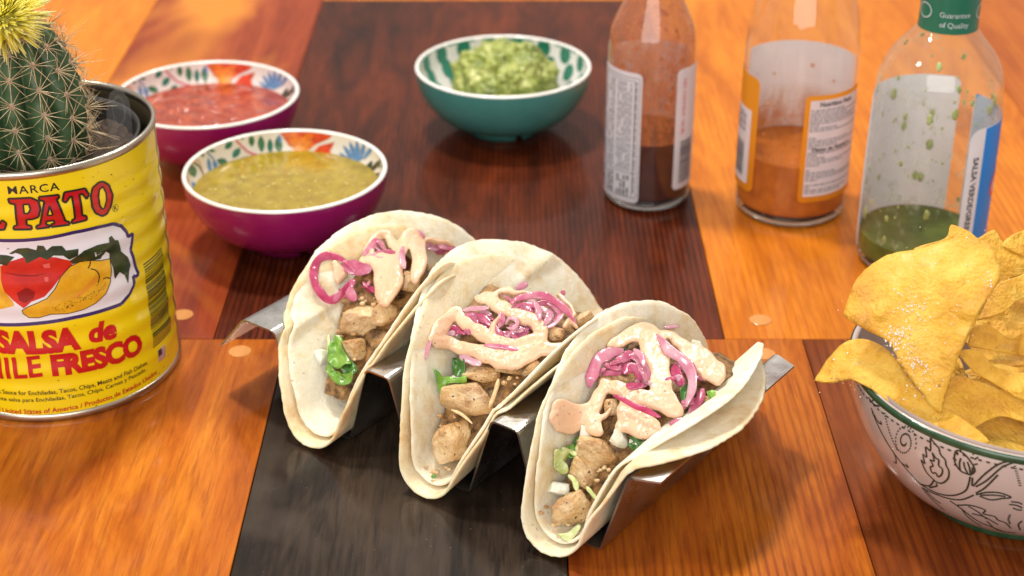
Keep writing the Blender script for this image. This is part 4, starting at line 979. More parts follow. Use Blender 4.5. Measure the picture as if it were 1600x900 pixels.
def sauce_blob(T, strokes, parent, lift=.0026, grow=.98, soft=2.4, seed=0.):
    """poured crema: strokes that run together into one sheet with rounded edges, lying on the filling"""
    segs = []; owner = []
    for si, (pts, ws) in enumerate(strokes):
        ws = list(ws) if hasattr(ws, '__len__') else [ws]*len(pts); ws[0] *= .75; ws[-1] *= .75
        L = smooth_line([np.array([p[0], p[1], w_]) for p, w_ in zip(pts, ws)], 5); segs += list(zip(L[:-1], L[1:])); owner += [si]*(len(L)-1)
    A = np.array([a for a, b in segs]); B = np.array([b for a, b in segs]); st = 1.5
    x0, y0 = A[:, 0].min()-32, A[:, 1].min()-32; nx = int((A[:, 0].max()+32-x0)/st)+2; ny = int((A[:, 1].max()+32-y0)/st)+2
    gx, gy = np.meshgrid(x0+np.arange(nx)*st, y0+np.arange(ny)*st); wx = gx.copy(); wy = gy.copy()
    for iy in range(ny):
        for ix in range(nx):
            v_ = Vector((gx[iy, ix]*.055, gy[iy, ix]*.055, seed)); wx[iy, ix] += 3.6*mnoise.noise(v_); wy[iy, ix] += 3.6*mnoise.noise(v_+Vector((7, 3, 1)))
    best = [np.full(gx.shape, -60.) for _ in strokes]
    for si, a, b in zip(owner, A, B):
        ab = b[:2]-a[:2]; t = np.clip(((wx-a[0])*ab[0]+(wy-a[1])*ab[1])/(ab@ab+1e-9), 0, 1)
        dist = np.hypot(wx-a[0]-t*ab[0], wy-a[1]-t*ab[1]); w_ = (a[2]+(b[2]-a[2])*t)*grow/2; best[si] = np.maximum(best[si], w_-dist)
    Fd = soft*np.log(sum(np.exp(np.clip(q/soft, -25, 25)) for q in best)+1e-12)
    pts, idx, polys = [], {}, []
    def vid(x, y, f):
        k = (round(x*50), round(y*50))
        if k not in idx: idx[k] = len(pts); pts.append((x, y, max(f, 0.)))
        return idx[k]
    for iy in range(ny-1):
        for ix in range(nx-1):
            c = [(gx[iy+dy, ix+dx], gy[iy+dy, ix+dx], Fd[iy+dy, ix+dx]) for dx, dy in ((0, 0), (1, 0), (1, 1), (0, 1))]
            if max(q[2] for q in c) <= 0: continue
            poly = []
            for k in range(4):
                p, q = c[k], c[(k+1) % 4]
                if p[2] > 0: poly.append(vid(*p))
                if (p[2] > 0) != (q[2] > 0): u = p[2]/(p[2]-q[2]); poly.append(vid(p[0]+(q[0]-p[0])*u, p[1]+(q[1]-p[1])*u, 0.))
            poly = [k for n_, k in enumerate(poly) if k != poly[n_-1]]
            if len(poly) > 2: polys.append(poly)
    pts = np.array(pts); P = onto_many(T, pts[:, 0], pts[:, 1], lift); m = mppx(P[0]); rw = 10.
    # let the sheet sag smoothly from lump to lump
    E0 = np.array([(q[k-1], q[k]) for q in polys for k in range(len(q))]); dep = (P-_C)@_F; rays = (P-_C)/dep[:, None]
    deg = np.bincount(E0.ravel(), minlength=len(pts)).astype(float)
    for _ in range(40):
        a_ = np.bincount(E0[:, 0], dep[E0[:, 1]], len(pts))+np.bincount(E0[:, 1], dep[E0[:, 0]], len(pts)); dep = .4*dep+.6*a_/deg
    P = _C+rays*dep[:, None]
    h = np.sqrt(np.clip(1-(1-np.minimum(pts[:, 2]/rw, 1))**2, 0, 1))*rw*m*.55
    h += np.array([.00045*mnoise.noise(Vector((x*.07, y*.07, seed+3)))+.00022*mnoise.noise(Vector((x*.2, y*.2, seed))) for x, y, f in pts])*np.minimum(pts[:, 2]/6, 1)
    up = np.array([.1, -.55, .82]); top = P+up*h[:, None]; bot = P-up*(h*.45)[:, None]; n = len(P); edge = pts[:, 2] <= 0
    V = np.concatenate([top, bot]); Fc = []
    for q in polys:
        Fc.append(tuple(q[::-1])); Fc.append(tuple(k if edge[k] else k+n for k in q))
    return link('crema', mesh(V, Fc), sauce_m.m, parent)
random.seed(17)
tort_ms = [(tort_mat('tortilla_a', 1.), tort_mat('tortilla_b', 4., .8)), (tort_mat('tortilla_c', 7.), tort_mat('tortilla_d', 9., .7)), (tort_mat('tortilla_e', 12.), tort_mat('tortilla_f', 15., .5))]
labels = ['taco with a large pink onion ring and lettuce leaf, beside the bent rack tab', 'taco between the other two, crema zigzag over a nest of pink onion strands', 'taco with flared right shell and diced white onion, on the bare end of the rack']
tacos = []
for i, T in enumerate(TP):
    build_leaf_tables(T)
    t_ = thing('taco', labels[i], 'taco', (0, 0, 0), 'tacos in the steel rack'); tacos.append(t_)
    link('tortilla', tortilla_me(T, .0050, 0, .003, 0, 0, i*3.1), tort_ms[i][0], t_)
    link('tortilla', tortilla_me(T, .0026, .0024, -.0035, (2.5, 3., 3.)[i], (-1.5, -2., -15.)[i], i*3.1+9, Rs=(.985, .97, .985)[i], inset=.0019), tort_ms[i][1], t_)
    # bed of filling
    V, Fc = [], []; nd, ns = 60, 26
    for a in range(nd+1):
        d = T['R']*2*(.13+.80*a/nd)
        for b in range(ns+1):
            q = -1+2*b/ns; zc = zfill(T, 0, d)-.006; zc = max(zc, .0055)
            sl_ = max(-.030, left_s(T, d, zc)+.0008) if left_s(T, d, zc) > -.9 else -.02
            ri = min(39, max(0, int(round(d/(2*T['R'])*39)))); zz_, ss_ = T['rt'][ri]; sr = float(np.interp(zc, zz_, ss_))
            sl_ = -min(-sl_, wall_lim(T, -1, zc, .0047)); sr = min(sr, wall_lim(T, 1, zc, .0047))-.001; sl_ += .001
            sb = .55*min(.006, sr); s = sl_+(sr-sl_)*(q+1)/2; z = zc + .0022*fbm((s, d, i), 130, 3)*(1-q**4)
            if zc < .009: s *= .6
            V.append(taco_w(T, s, d, max(z, .0052)))
    for a in range(nd):
        for b in range(ns): Fc.append((a*(ns+1)+b, (a+1)*(ns+1)+b, (a+1)*(ns+1)+b+1, a*(ns+1)+b+1))
    link('filling_bed', mesh(V, Fc), fill_m, t_)
def chunk(i, px, py, wpx, hpx, rot=0., sink=.5, mat=0, seed=1., cube=.55):
    T = TP[i]; P = onto(T, px, py); m = mppx(P); sx, sy, sz = wpx/2*m, wpx*.42*m, hpx/2*m
    random.seed(int(seed*100)); o = link('chicken_piece', chunk_me(sx, sy, sz, seed, cube), chick_m[mat], tacos[i])
    d_ = ray(px, py); d_ = d_/np.linalg.norm(d_); o.location = P+d_*sy*sink; o.rotation_euler = (-PITCH*.9, rot, .15*math.sin(seed*5)); return o
def dice(i, px, py, wpx, hpx, rot, mat, name='onion_dice', seed=1., sink=.3):
    T = TP[i]; P = onto(T, px, py); m = mppx(P); random.seed(int(seed*77)); o = link(name, chunk_me(wpx/2*m, wpx*.3*m, hpx/2*m, seed, .7), mat, tacos[i]); d_ = ray(px, py); o.location = P+d_/np.linalg.norm(d_)*wpx*.3*m*sink; o.rotation_euler = (-PITCH, rot, 0); return o
def crumbs(i, pts, mat, seed, n=10, spread=10, size=(3, 7), name='crumb'):
    random.seed(seed); a = Acc(); Vs, Fs = sphere_vf(2); T = TP[i]
    for x, y in pts:
        for k in range(n):
            px, py = x+random.gauss(0, spread), y+random.gauss(0, spread*.7); P = onto(T, px, py, .0004); s = random.uniform(*size)/2*mppx(P); ph = random.random()*20
            a.add(([tuple(P+p*s*np.array([1, .8, .7])*(1+.45*mnoise.noise(Vector(p)*1.6+Vector((ph, 0, 0))))) for p in Vs], Fs))
    o = link(name, a.me(), mat, tacos[i]); o['kind'] = 'stuff'
def nest(i, regions, seed):
    random.seed(seed); T = TP[i]
    for (cx, cy, rx, ry, n) in regions:
        for k in range(n):
            a = random.uniform(-.9, .9)+(0 if random.random() < .7 else 1.4); L = random.uniform(.5, 1.0)*rx; x = cx+random.uniform(-.6, .6)*rx; y = cy+random.uniform(-.7, .7)*ry; b = random.uniform(-.5, .5)*L
            pts = [(x-L*.6*math.cos(a), y-L*.35*math.sin(a)), (x+b*.25*math.sin(a), y-abs(b)*.5), (x+L*.6*math.cos(a), y+L*.35*math.sin(a))]
            strip('pickled_onion', T, pts, random.uniform(7, 11), random.uniform(.0005, .004), onion_m[random.choice([0, 0, 1, 2])], tacos[i], .3)
nest(0, [(590, 395, 26, 12, 4), (570, 446, 16, 12, 3), (676, 388, 24, 9, 4)], 3)
nest(1, [(745, 505, 30, 18, 9), (835, 492, 34, 20, 12), (795, 520, 34, 14, 7), (700, 520, 16, 14, 4)], 4)
nest(2, [(955, 570, 26, 18, 8), (1060, 580, 22, 26, 6), (1000, 600, 30, 18, 6), (1075, 630, 18, 14, 4)], 5)
# ---- taco with the onion ring
chunk(0, 562, 500, 66, 56, .15, .35, 0, 1.3); chunk(0, 553, 547, 40, 40, -.2, .3, 1, 2.1); chunk(0, 600, 492, 50, 44, .2, .9, 2, 2.7); chunk(0, 640, 440, 40, 36, .2, .9, 0, 3.2); chunk(0, 528, 470, 34, 30, 0, 1.1, 1, 3.9)
crumbs(0, [(540, 525), (565, 470), (548, 565), (585, 478)], chick_m[1], 5, 4, 9, (4, 10)); crumbs(0, [(600, 560), (580, 575), (620, 548), (640, 535)], chick_m[0], 6, 4, 9, (4, 10))
leaf_patch('lettuce_leaf', TP[0], [(523, 524), (536, 526), (534, 543), (549, 566), (536, 572), (518, 572), (510, 560), (514, 541)], .003, lett[0], tacos[0], .002, 1)
leaf_patch('lettuce_leaf', TP[0], [(512, 565), (524, 578), (540, 590), (552, 583), (548, 596), (534, 602), (520, 594), (508, 578)], .002, lett[0], tacos[0], .002, 3)
leaf_patch('lettuce_leaf', TP[0], [(530, 568), (550, 565), (560, 578), (548, 590), (535, 582)], .001, lett[1], tacos[0], .002, 5)
strip('lettuce_shred', TP[0], [(513, 522), (514, 540), (512, 556)], 5, .001, lett[2], tacos[0]); dice(0, 500, 560, 26, 34, .2, white_on, seed=1.4)
for pts, w_, m, l in (([(556, 425), (536, 406), (510, 399), (494, 412), (490, 432), (497, 452), (510, 467), (524, 466), (536, 455), (545, 440)], 14, 1, .0055), ([(535, 410), (558, 420), (580, 422)], 24, 0, .0035), ([(553, 436), (545, 452), (556, 470)], 15, 0, .004), ([(568, 400), (580, 388), (592, 378), (602, 392)], 15, 0, .004), ([(585, 400), (606, 394), (622, 397)], 12, 1, .003), ([(630, 384), (628, 402), (632, 420)], 10, 2, .0075), ([(650, 362), (662, 374), (664, 396)], 12, 2, .004), ([(662, 386), (684, 384), (712, 388)], 15, 0, .004), ([(664, 397), (686, 394), (704, 388)], 10, 1, .003), ([(566, 446), (580, 450), (590, 460)], 14, 1, .002), ([(530, 452), (542, 462), (556, 458)], 10, 1, .003)):
    strip('pickled_onion', TP[0], pts, w_, l, onion_m[m], tacos[0], .34)
sauce_blob(TP[0], [([(566, 408), (590, 406), (622, 408)], 18), ([(590, 410), (604, 420), (604, 446), (600, 474)], [34, 46, 40, 20]), ([(616, 412), (618, 440), (610, 462)], [22, 24, 16]), ([(574, 394), (588, 374), (602, 366), (614, 380), (622, 396)], 17), ([(628, 398), (634, 376), (644, 367), (652, 384), (655, 410), (648, 436)], [18, 22, 22, 24, 24, 20]), ([(666, 374), (690, 379), (704, 384)], 11), ([(522, 412), (532, 426), (528, 436)], [16, 22, 18])], tacos[0])
# ---- middle taco
chunk(1, 730, 624, 96, 58, -.12, .25, 0, 4.4, .5); chunk(1, 706, 690, 74, 66, -.2, .25, 1, 5.2, .6); chunk(1, 868, 522, 30, 26, .2, .3, 2, 5.9); chunk(1, 912, 497, 44, 22, -.5, .2, 0, 6.5); chunk(1, 752, 583, 70, 30, .1, .8, 2, 6.9); chunk(1, 800, 570, 60, 30, .1, .9, 1, 7.1); chunk(1, 830, 575, 40, 18, -.5, .5, 1, 7.7)
crumbs(1, [(672, 735), (690, 730), (700, 655), (785, 585), (800, 590)], chick_m[1], 8, 4, 9, (4, 10))
leaf_patch('lettuce_leaf', TP[1], [(677, 576), (692, 586), (708, 590), (726, 588), (728, 598), (706, 600), (693, 605), (688, 618), (683, 600)], .003, lett[0], tacos[1], .0015, 2)
leaf_patch('lettuce_leaf', TP[1], [(708, 556), (724, 560), (726, 582), (712, 588), (706, 572)], .002, lett[1], tacos[1], .002, 4)
strip('lettuce_shred', TP[1], [(697, 728), (680, 738), (668, 752), (662, 766)], 6, .001, lett[0], tacos[1]); strip('chicken_shred', TP[1], [(779, 592), (774, 612), (764, 638)], 7, .008, chick_m[1], tacos[1], .8); strip('chicken_shred', TP[1], [(705, 640), (722, 648), (738, 662)], 5, .006, chick_m[1], tacos[1], .8); dice(1, 716, 590, 26, 9, 0, white_on, seed=2.4)
OM = [([(797, 474), (811, 466), (838, 461), (861, 467), (882, 482), (900, 505)], 12, 0, .0058), ([(714, 480), (697, 499), (680, 518), (669, 540), (665, 562)], 13, 2, .0005), ([(722, 484), (745, 482), (764, 480)], 12, 2, .0035), ([(740, 490), (756, 498), (768, 510)], 11, 0, .003), ([(736, 500), (752, 507), (764, 515)], 10, 1, .002), ([(782, 487), (785, 500), (779, 512)], 10, 0, .0045), ([(836, 470), (842, 484), (843, 500)], 11, 2, .0055), ([(810, 478), (826, 484), (832, 494)], 10, 0, .003), ([(856, 482), (858, 496), (850, 508)], 10, 2, .0045), ([(880, 490), (870, 503), (854, 512)], 8, 2, .004), ([(866, 478), (874, 490), (866, 502)], 8, 0, .003), ([(818, 472), (832, 478), (850, 480)], 9, 1, .002), ([(848, 470), (866, 480), (880, 496)], 9, 0, .003), ([(790, 506), (796, 498), (806, 500), (808, 508), (800, 514), (791, 510)], 7, 2, .006), ([(756, 540), (784, 541), (812, 547)], 10, 0, .004), ([(718, 555), (732, 562), (752, 570)], 13, 2, .003), ([(806, 452), (824, 443), (846, 441)], 11, 2, .001), ([(874, 454), (879, 462)], 9, 0, .001), ([(700, 510), (716, 516), (728, 522)], 12, 1, .002), ([(776, 520), (800, 524), (826, 520)], 12, 1, .002), ([(786, 460), (800, 470), (806, 480)], 10, 0, .0025), ([(760, 500), (776, 516), (786, 526)], 9, 0, .003), ([(820, 500), (832, 512), (842, 520)], 9, 1, .002)]
for pts, w_, m, l in OM: strip('pickled_onion', TP[1], pts, w_, l, onion_m[m], tacos[1], .34)
sauce_blob(TP[1], [([(688, 534), (712, 540), (740, 548), (765, 556), (795, 562), (822, 554), (845, 545), (880, 544), (905, 532)], [28, 24, 24, 28, 36, 32, 26, 18, 10]), ([(680, 530), (692, 508), (716, 486), (722, 502), (745, 517), (765, 528), (796, 538), (826, 532), (846, 526)], [30, 24, 14, 20, 22, 22, 18, 18, 16]), ([(748, 468), (764, 466), (778, 477), (796, 487), (814, 495), (834, 502), (846, 514), (848, 530)], [14, 20, 20, 22, 24, 24, 22, 18]), ([(776, 458), (790, 453), (806, 458), (836, 457)], [12, 12, 10, 6]), ([(872, 461), (886, 474), (898, 492)], 8), ([(780, 496), (772, 508), (766, 520)], [8, 10, 14]), ([(884, 510), (892, 500), (900, 512)], 10)], tacos[1])
# ---- taco with the flared shell
chunk(2, 934, 708, 80, 52, .25, .25, 2, 8.2, .6); chunk(2, 912, 738, 52, 56, .3, .5, 0, 8.8); chunk(2, 892, 798, 76, 58, -.55, .25, 1, 9.4, .65); chunk(2, 1106, 628, 36, 22, -.4, .3, 1, 9.9); chunk(2, 958, 636, 34, 30, .1, .4, 0, 10.3); chunk(2, 960, 600, 60, 40, .1, 1., 2, 10.9); chunk(2, 1050, 600, 50, 40, .1, 1.2, 0, 11.4)
for x, y, a, b, r_, s_ in ((917, 678, 26, 32, .1, 1.1), (968, 686, 36, 30, .4, 2.2), (996, 693, 30, 17, .3, 3.3), (870, 764, 44, 28, .2, 4.4), (1122, 616, 26, 18, -.3, 5.5), (1090, 540, 26, 18, .2, 6.6)): dice(2, x, y, a, b, r_, white_on, seed=s_)
leaf_patch('lettuce_leaf', TP[2], [(866, 706), (880, 700), (892, 706), (884, 722), (888, 738), (874, 742), (866, 726)], .003, lett[2], tacos[2], .003, 2); leaf_patch('lettuce_leaf', TP[2], [(880, 700), (896, 694), (906, 702), (892, 716)], .003, lett[0], tacos[2], .002, 5)
leaf_patch('lettuce_leaf', TP[2], [(985, 682), (1000, 680), (1004, 694), (990, 704), (980, 694)], .002, lett[1], tacos[2], .002, 1); leaf_patch('lettuce_leaf', TP[2], [(870, 836), (890, 830), (905, 818), (906, 828), (888, 846)], .001, lett[2], tacos[2], .001, 3); leaf_patch('cilantro', TP[2], [(900, 680), (912, 690), (906, 698), (896, 694)], .003, lett[1], tacos[2], .001, 6)
leaf_patch('cilantro', TP[2], [(1062, 610), (1076, 600), (1080, 622), (1066, 628)], .002, lett[1], tacos[2], .002, 7); leaf_patch('cilantro', TP[2], [(1104, 612), (1114, 608), (1118, 616), (1108, 620)], .004, lett[0], tacos[2], .001, 8)
for pts, w_ in (([(888, 742), (898, 752), (902, 768)], 9), ([(916, 760), (924, 770), (932, 780)], 7), ([(878, 700), (892, 706), (902, 712)], 8)): strip('cabbage_shred', TP[2], pts, w_, .004, lett[2], tacos[2], .5)
crumbs(2, [(858, 800), (870, 815), (946, 730), (940, 745)], chick_m[0], 12, 4, 9, (4, 10))
for pts, w_, m, l in (([(975, 546), (950, 553), (933, 566), (925, 586), (921, 606)], 22, 0, .004), ([(944, 568), (956, 574), (970, 578)], 9, 0, .003), ([(940, 584), (956, 582), (972, 584)], 10, 1, .002), ([(1026, 522), (1042, 543), (1066, 563), (1080, 584), (1081, 608), (1072, 636)], 17, 2, .0062), ([(1052, 572), (1058, 588), (1068, 602)], 18, 1, .0035), ([(1098, 606), (1092, 626), (1077, 644)], 13, 0, .003), ([(1046, 661), (1072, 657), (1102, 648)], 13, 0, .004), ([(958, 617), (993, 634), (1032, 653)], 9, 1, .0088), ([(1040, 512), (1060, 509), (1082, 512)], 11, 2, .001), ([(1086, 588), (1096, 590), (1104, 594)], 11, 0, .002), ([(1060, 548), (1076, 566), (1086, 580)], 12, 0, .003), ([(990, 545), (1002, 556), (1006, 572)], 10, 2, .0075)): strip('pickled_onion', TP[2], pts, w_, l, onion_m[m], tacos[2], .34)
for pts, w_, m in (([(972, 566), (984, 556), (998, 562), (1008, 580), (1010, 598)], 22, 0), ([(974, 584), (984, 574), (996, 578), (1002, 594)], 18, 1), ([(978, 600), (992, 604), (1008, 600)], 12, 1), ([(988, 556), (996, 552), (1004, 560)], 9, 2)): strip('pickled_onion', TP[2], pts, w_, .0048, onion_m[m], tacos[2], .34)
sauce_blob(TP[2], [([(956, 540), (980, 527), (1008, 517), (1032, 528)], [22, 24, 28, 24]), ([(1010, 524), (1022, 552), (1032, 580), (1034, 608), (1052, 640)], [40, 40, 34, 36, 34]), ([(944, 602), (967, 608), (998, 618), (1029, 630), (1058, 644)], [26, 24, 26, 28, 24]), ([(944, 604), (934, 622), (922, 640), (900, 644), (882, 640)], [24, 22, 24, 28, 30]), ([(876, 636), (880, 652), (894, 664)], [30, 46, 40]), ([(918, 648), (926, 664), (936, 676)], [26, 26, 18]), ([(926, 656), (944, 650), (954, 642)], [14, 10, 8]), ([(978, 626), (984, 648), (1000, 664), (1022, 670)], [26, 42, 44, 34]), ([(984, 660), (972, 668), (962, 676)], [26, 20, 12]), ([(1052, 530), (1080, 548), (1102, 562), (1118, 582), (1120, 594)], [18, 26, 30, 32, 26]), ([(1064, 552), (1084, 566), (1100, 584)], [12, 16, 20]), ([(1036, 520), (1058, 528)], 14)], tacos[2])

# ================================================================== CHIP BOWL
CBC, CBR, CBH, CBF = (.209, .566), .0712, .0605, .038
cb_out = []
for i in range(33):
    q = i/32; cb_out.append((CBF+(CBR-CBF)*math.sin(q*math.pi/2)**.95, .006+(CBH-.006)*(1-math.cos(q*math.pi/2))**.80))
cor = np.array([p[0] for p in cb_out]); coz = np.array([p[1] for p in cb_out])
cbr = lambda z: float(np.interp(z, coz, cor))
chb = thing('chip_bowl', 'off white bowl with black flower line drawing and green rim, full of chips', 'bowl', (*CBC, 0))
porc = varied('porcelain', (.47, .385, .35), (.51, .42, .385), 30, .18, coat=.5, coatr=.08); dgreen = varied('glaze_dark_green', (.012, .05, .022), (.03, .085, .04), 150, .25, coat=.4, coatr=.1); inkg = plain('drawing_ink', (.02, .028, .018), .3, coat=.4, coatr=.1)  # porcelain base darkened: the shade on the bowl is put into its colour
link('outer_wall', mesh(*lathe([(.001, .006)]+cb_out[:-1]+[(CBR-.0002, CBH-.002)], 160)), porc, chb)
link('rim', mesh(*lathe([(CBR-.0001, CBH-.0022), (CBR+.0003, CBH-.0006), (CBR+.0001, CBH+.0004), (CBR-.0010, CBH+.0009), (CBR-.0022, CBH+.0004), (CBR-.0028, CBH-.0015)], 160)), porc, chb)
link('rim_band', mesh(*lathe([(CBR+.00005, CBH-.0024), (CBR+.0005, CBH-.0008), (CBR+.0004, CBH+.0003), (CBR-.0003, CBH+.0008)], 160)), dgreen, chb)
link('inner_wall', mesh(*lathe([(r-.0030, z+.0015) for r, z in cb_out[::-1]]+[(.001, .0085)], 128)), porc, chb)
link('foot', mesh(*lathe([(CBF-.006, .0), (CBF-.001, 0), (CBF+.0006, .0015), (CBF+.0008, .0072), (CBF-.004, .0076)], 128)), dgreen, chb)
def cb_px(px, py):
    h = hit_outside(px, py, CBC, cbr, .006, CBH); return None if h is None else np.array([(h[0] if h[0] < math.pi*.6 else h[0]-2*math.pi)*CBR, h[1]])
def cb_map(u, z): a = u/CBR; r = cbr(z)+.00015; return (r*math.cos(a), r*math.sin(a), z)
def c7(p): return [q for q in (cb_px(1340+x*.2889, 600+y*.2889) for x, y in p) if q is not None]
draw = []; LW = .00078
def line(pts, w_=1.):
    q = c7(pts)
    if len(q) > 1: return stroke_poly(q, LW*w_, n=4)
    return []
for pts in ([(640, 555), (700, 520), (780, 450), (850, 422), (890, 420)], [(625, 552), (690, 485), (770, 430), (850, 412)], [(610, 500), (600, 545), (580, 580), (520, 602), (450, 595), (390, 570), (340, 540)], [(622, 505), (620, 550)], [(640, 590), (690, 560), (760, 490)], [(630, 600), (560, 625), (480, 615), (400, 585), (350, 560)], [(640, 598), (700, 585), (770, 588), (830, 612), (780, 618), (720, 625), (660, 605)], [(665, 600), (740, 600), (800, 608)],
  [(610, 490), (560, 470), (530, 430), (525, 390), (540, 358), (580, 380), (620, 430), (635, 470), (610, 492)], [(600, 488), (580, 450), (575, 420)], [(612, 488), (605, 450), (595, 420)], [(556, 465), (552, 430), (560, 400)], [(622, 480), (622, 450)],
  [(395, 290), (425, 330), (440, 345), (450, 380), (475, 410), (480, 440), (495, 470), (490, 510), (460, 535), (430, 530), (395, 500), (370, 470), (345, 410), (365, 430), (355, 380), (375, 395), (370, 340), (395, 360), (395, 290)], [(405, 370), (425, 400), (440, 410), (440, 440), (460, 460), (455, 490), (435, 500), (425, 480), (405, 480), (395, 450), (410, 440), (395, 410), (415, 415), (405, 370)],
  [(75, 130), (110, 200), (130, 215), (125, 200)], [(80, 150), (120, 240), (170, 330), (240, 430), (340, 540)], [(235, 425), (275, 450), (262, 430)], [(150, 300), (200, 380), (210, 425), (195, 420)], [(340, 540), (390, 550), (415, 520)], [(390, 560), (430, 550), (425, 535)],
  [(500, 630), (570, 680), (650, 740), (720, 770), (800, 800)], [(540, 655), (610, 655), (690, 680), (680, 700), (740, 715), (760, 735), (800, 750), (830, 780)], [(560, 670), (590, 710), (640, 750), (670, 765)], [(600, 660), (650, 690), (700, 730)], [(620, 700), (690, 720), (760, 760)], [(700, 740), (760, 790), (860, 805)], [(350, 560), (400, 620), (470, 680)], [(370, 575), (420, 625), (450, 645)],
  [(820, 650), (860, 655), (890, 670)], [(830, 635), (870, 640), (890, 650)], [(840, 670), (870, 680), (890, 680)], [(890, 740), (870, 760), (880, 790)], [(70, 60), (90, 55), (95, 80), (80, 90)], [(60, 70), (90, 110), (120, 120)]): draw += line(pts)
for k in range(9):
    a = R(-20+28*k); x, y = 585+70*math.cos(a), 410-78*math.sin(a); draw += line([(585+48*math.cos(a), 415-58*math.sin(a)), (x, y-6)], .9)
for k in range(56):
    th = .8+k*.27; rr = 14+k*1.5; 
    if rr > 82: break
    x, y = 255+rr*math.cos(th)*.78, 310+rr*math.sin(th)*1.15; draw += line([(x-2, y-2), (x+3, y+3)], 1.5)
for k in range(14): draw += line([(148+k*2.4+.8*k*k*.25, 155+k*15), (150+k*2.4+.8*k*k*.25, 162+k*15)], 1.3)
for k in range(9): draw += line([(850+k*3.5, 440+k*13), (852+k*3.5, 446+k*13)], 1.3); draw += line([(815+abs(k-4)*2, 705+k*6), (816+abs(k-4)*2, 709+k*6)], 1.3)
# the rest of the round carries the same drawing
q0 = [np.array(p) for p in draw]; span = .078; full = list(q0)
for k in range(1, 5): full += [p+np.array([span*k, 0]) for p in q0]
dr = link('line_drawing', decal_me(full, cb_map, .004, .004), inkg, chb); dr['kind'] = 'stuff'
zdash = []
for k in range(150): a = 2*math.pi*k/150*CBR; zdash.append([(a, CBH-.0048), (a+.0014, CBH-.0048), (a+.0014, CBH-.0040), (a, CBH-.0040)])
dd = link('rim_dashes', decal_me(zdash, cb_map, .004, .004), inkg, chb); dd['kind'] = 'stuff'

# ------------------------------------------------------------------ chips
chip_m = []
for k in range(3):
    t = NT('tortilla_chip_%d' % k).set(rough=.5, coat=.12, coatr=.3, sss=.2, sssr=(1, .6, .15), ssss=.0015); v = t.coord(loc=(k*2, k, 0))
    c = t.ramp(t.noise(v, 55, 5, .6), [(.30, (.57, .25, .012)), (.48, (.72, .385, .026)), (.68, (.80, .52, .080))]); sp = t.ramp(t.noise(v, 190, 2), [(.70, 0), (.75, 1)]); c = t.mix(t.math('MULTIPLY', sp, .6), c, (.36, .13, .015))
    dk = t.ramp(t.noise(v, 130, 1), [(.755, 0), (.775, 1)]); c = t.mix(t.math('MULTIPLY', dk, .8), c, (.10, .04, .015)); t.col(c)
    vb = t.n('ShaderNodeTexVoronoi', feature='SMOOTH_F1'); vb.inputs['Scale'].default_value = 120; t.l(v, vb.inputs['Vector']); bl = t.ramp(vb.outputs['Distance'], [(.12, 1), (.48, 0)]); bl = t.math('MULTIPLY', bl, t.ramp(t.noise(v, 45, 1), [(.42, 0), (.6, 1)]))
    t.bump(t.math('ADD', t.math('ADD', t.math('MULTIPLY', bl, 1.3), t.math('MULTIPLY', t.noise(v, 85, 3), .9)), t.math('MULTIPLY', t.noise(v, 620, 4), .55)), 1.0, .0026); chip_m.append(t.m)
chip_labels = {}
chips = []
salt_m = NT('salt').set(col=(.78, .75, .70), rough=.65, spec=.15).m
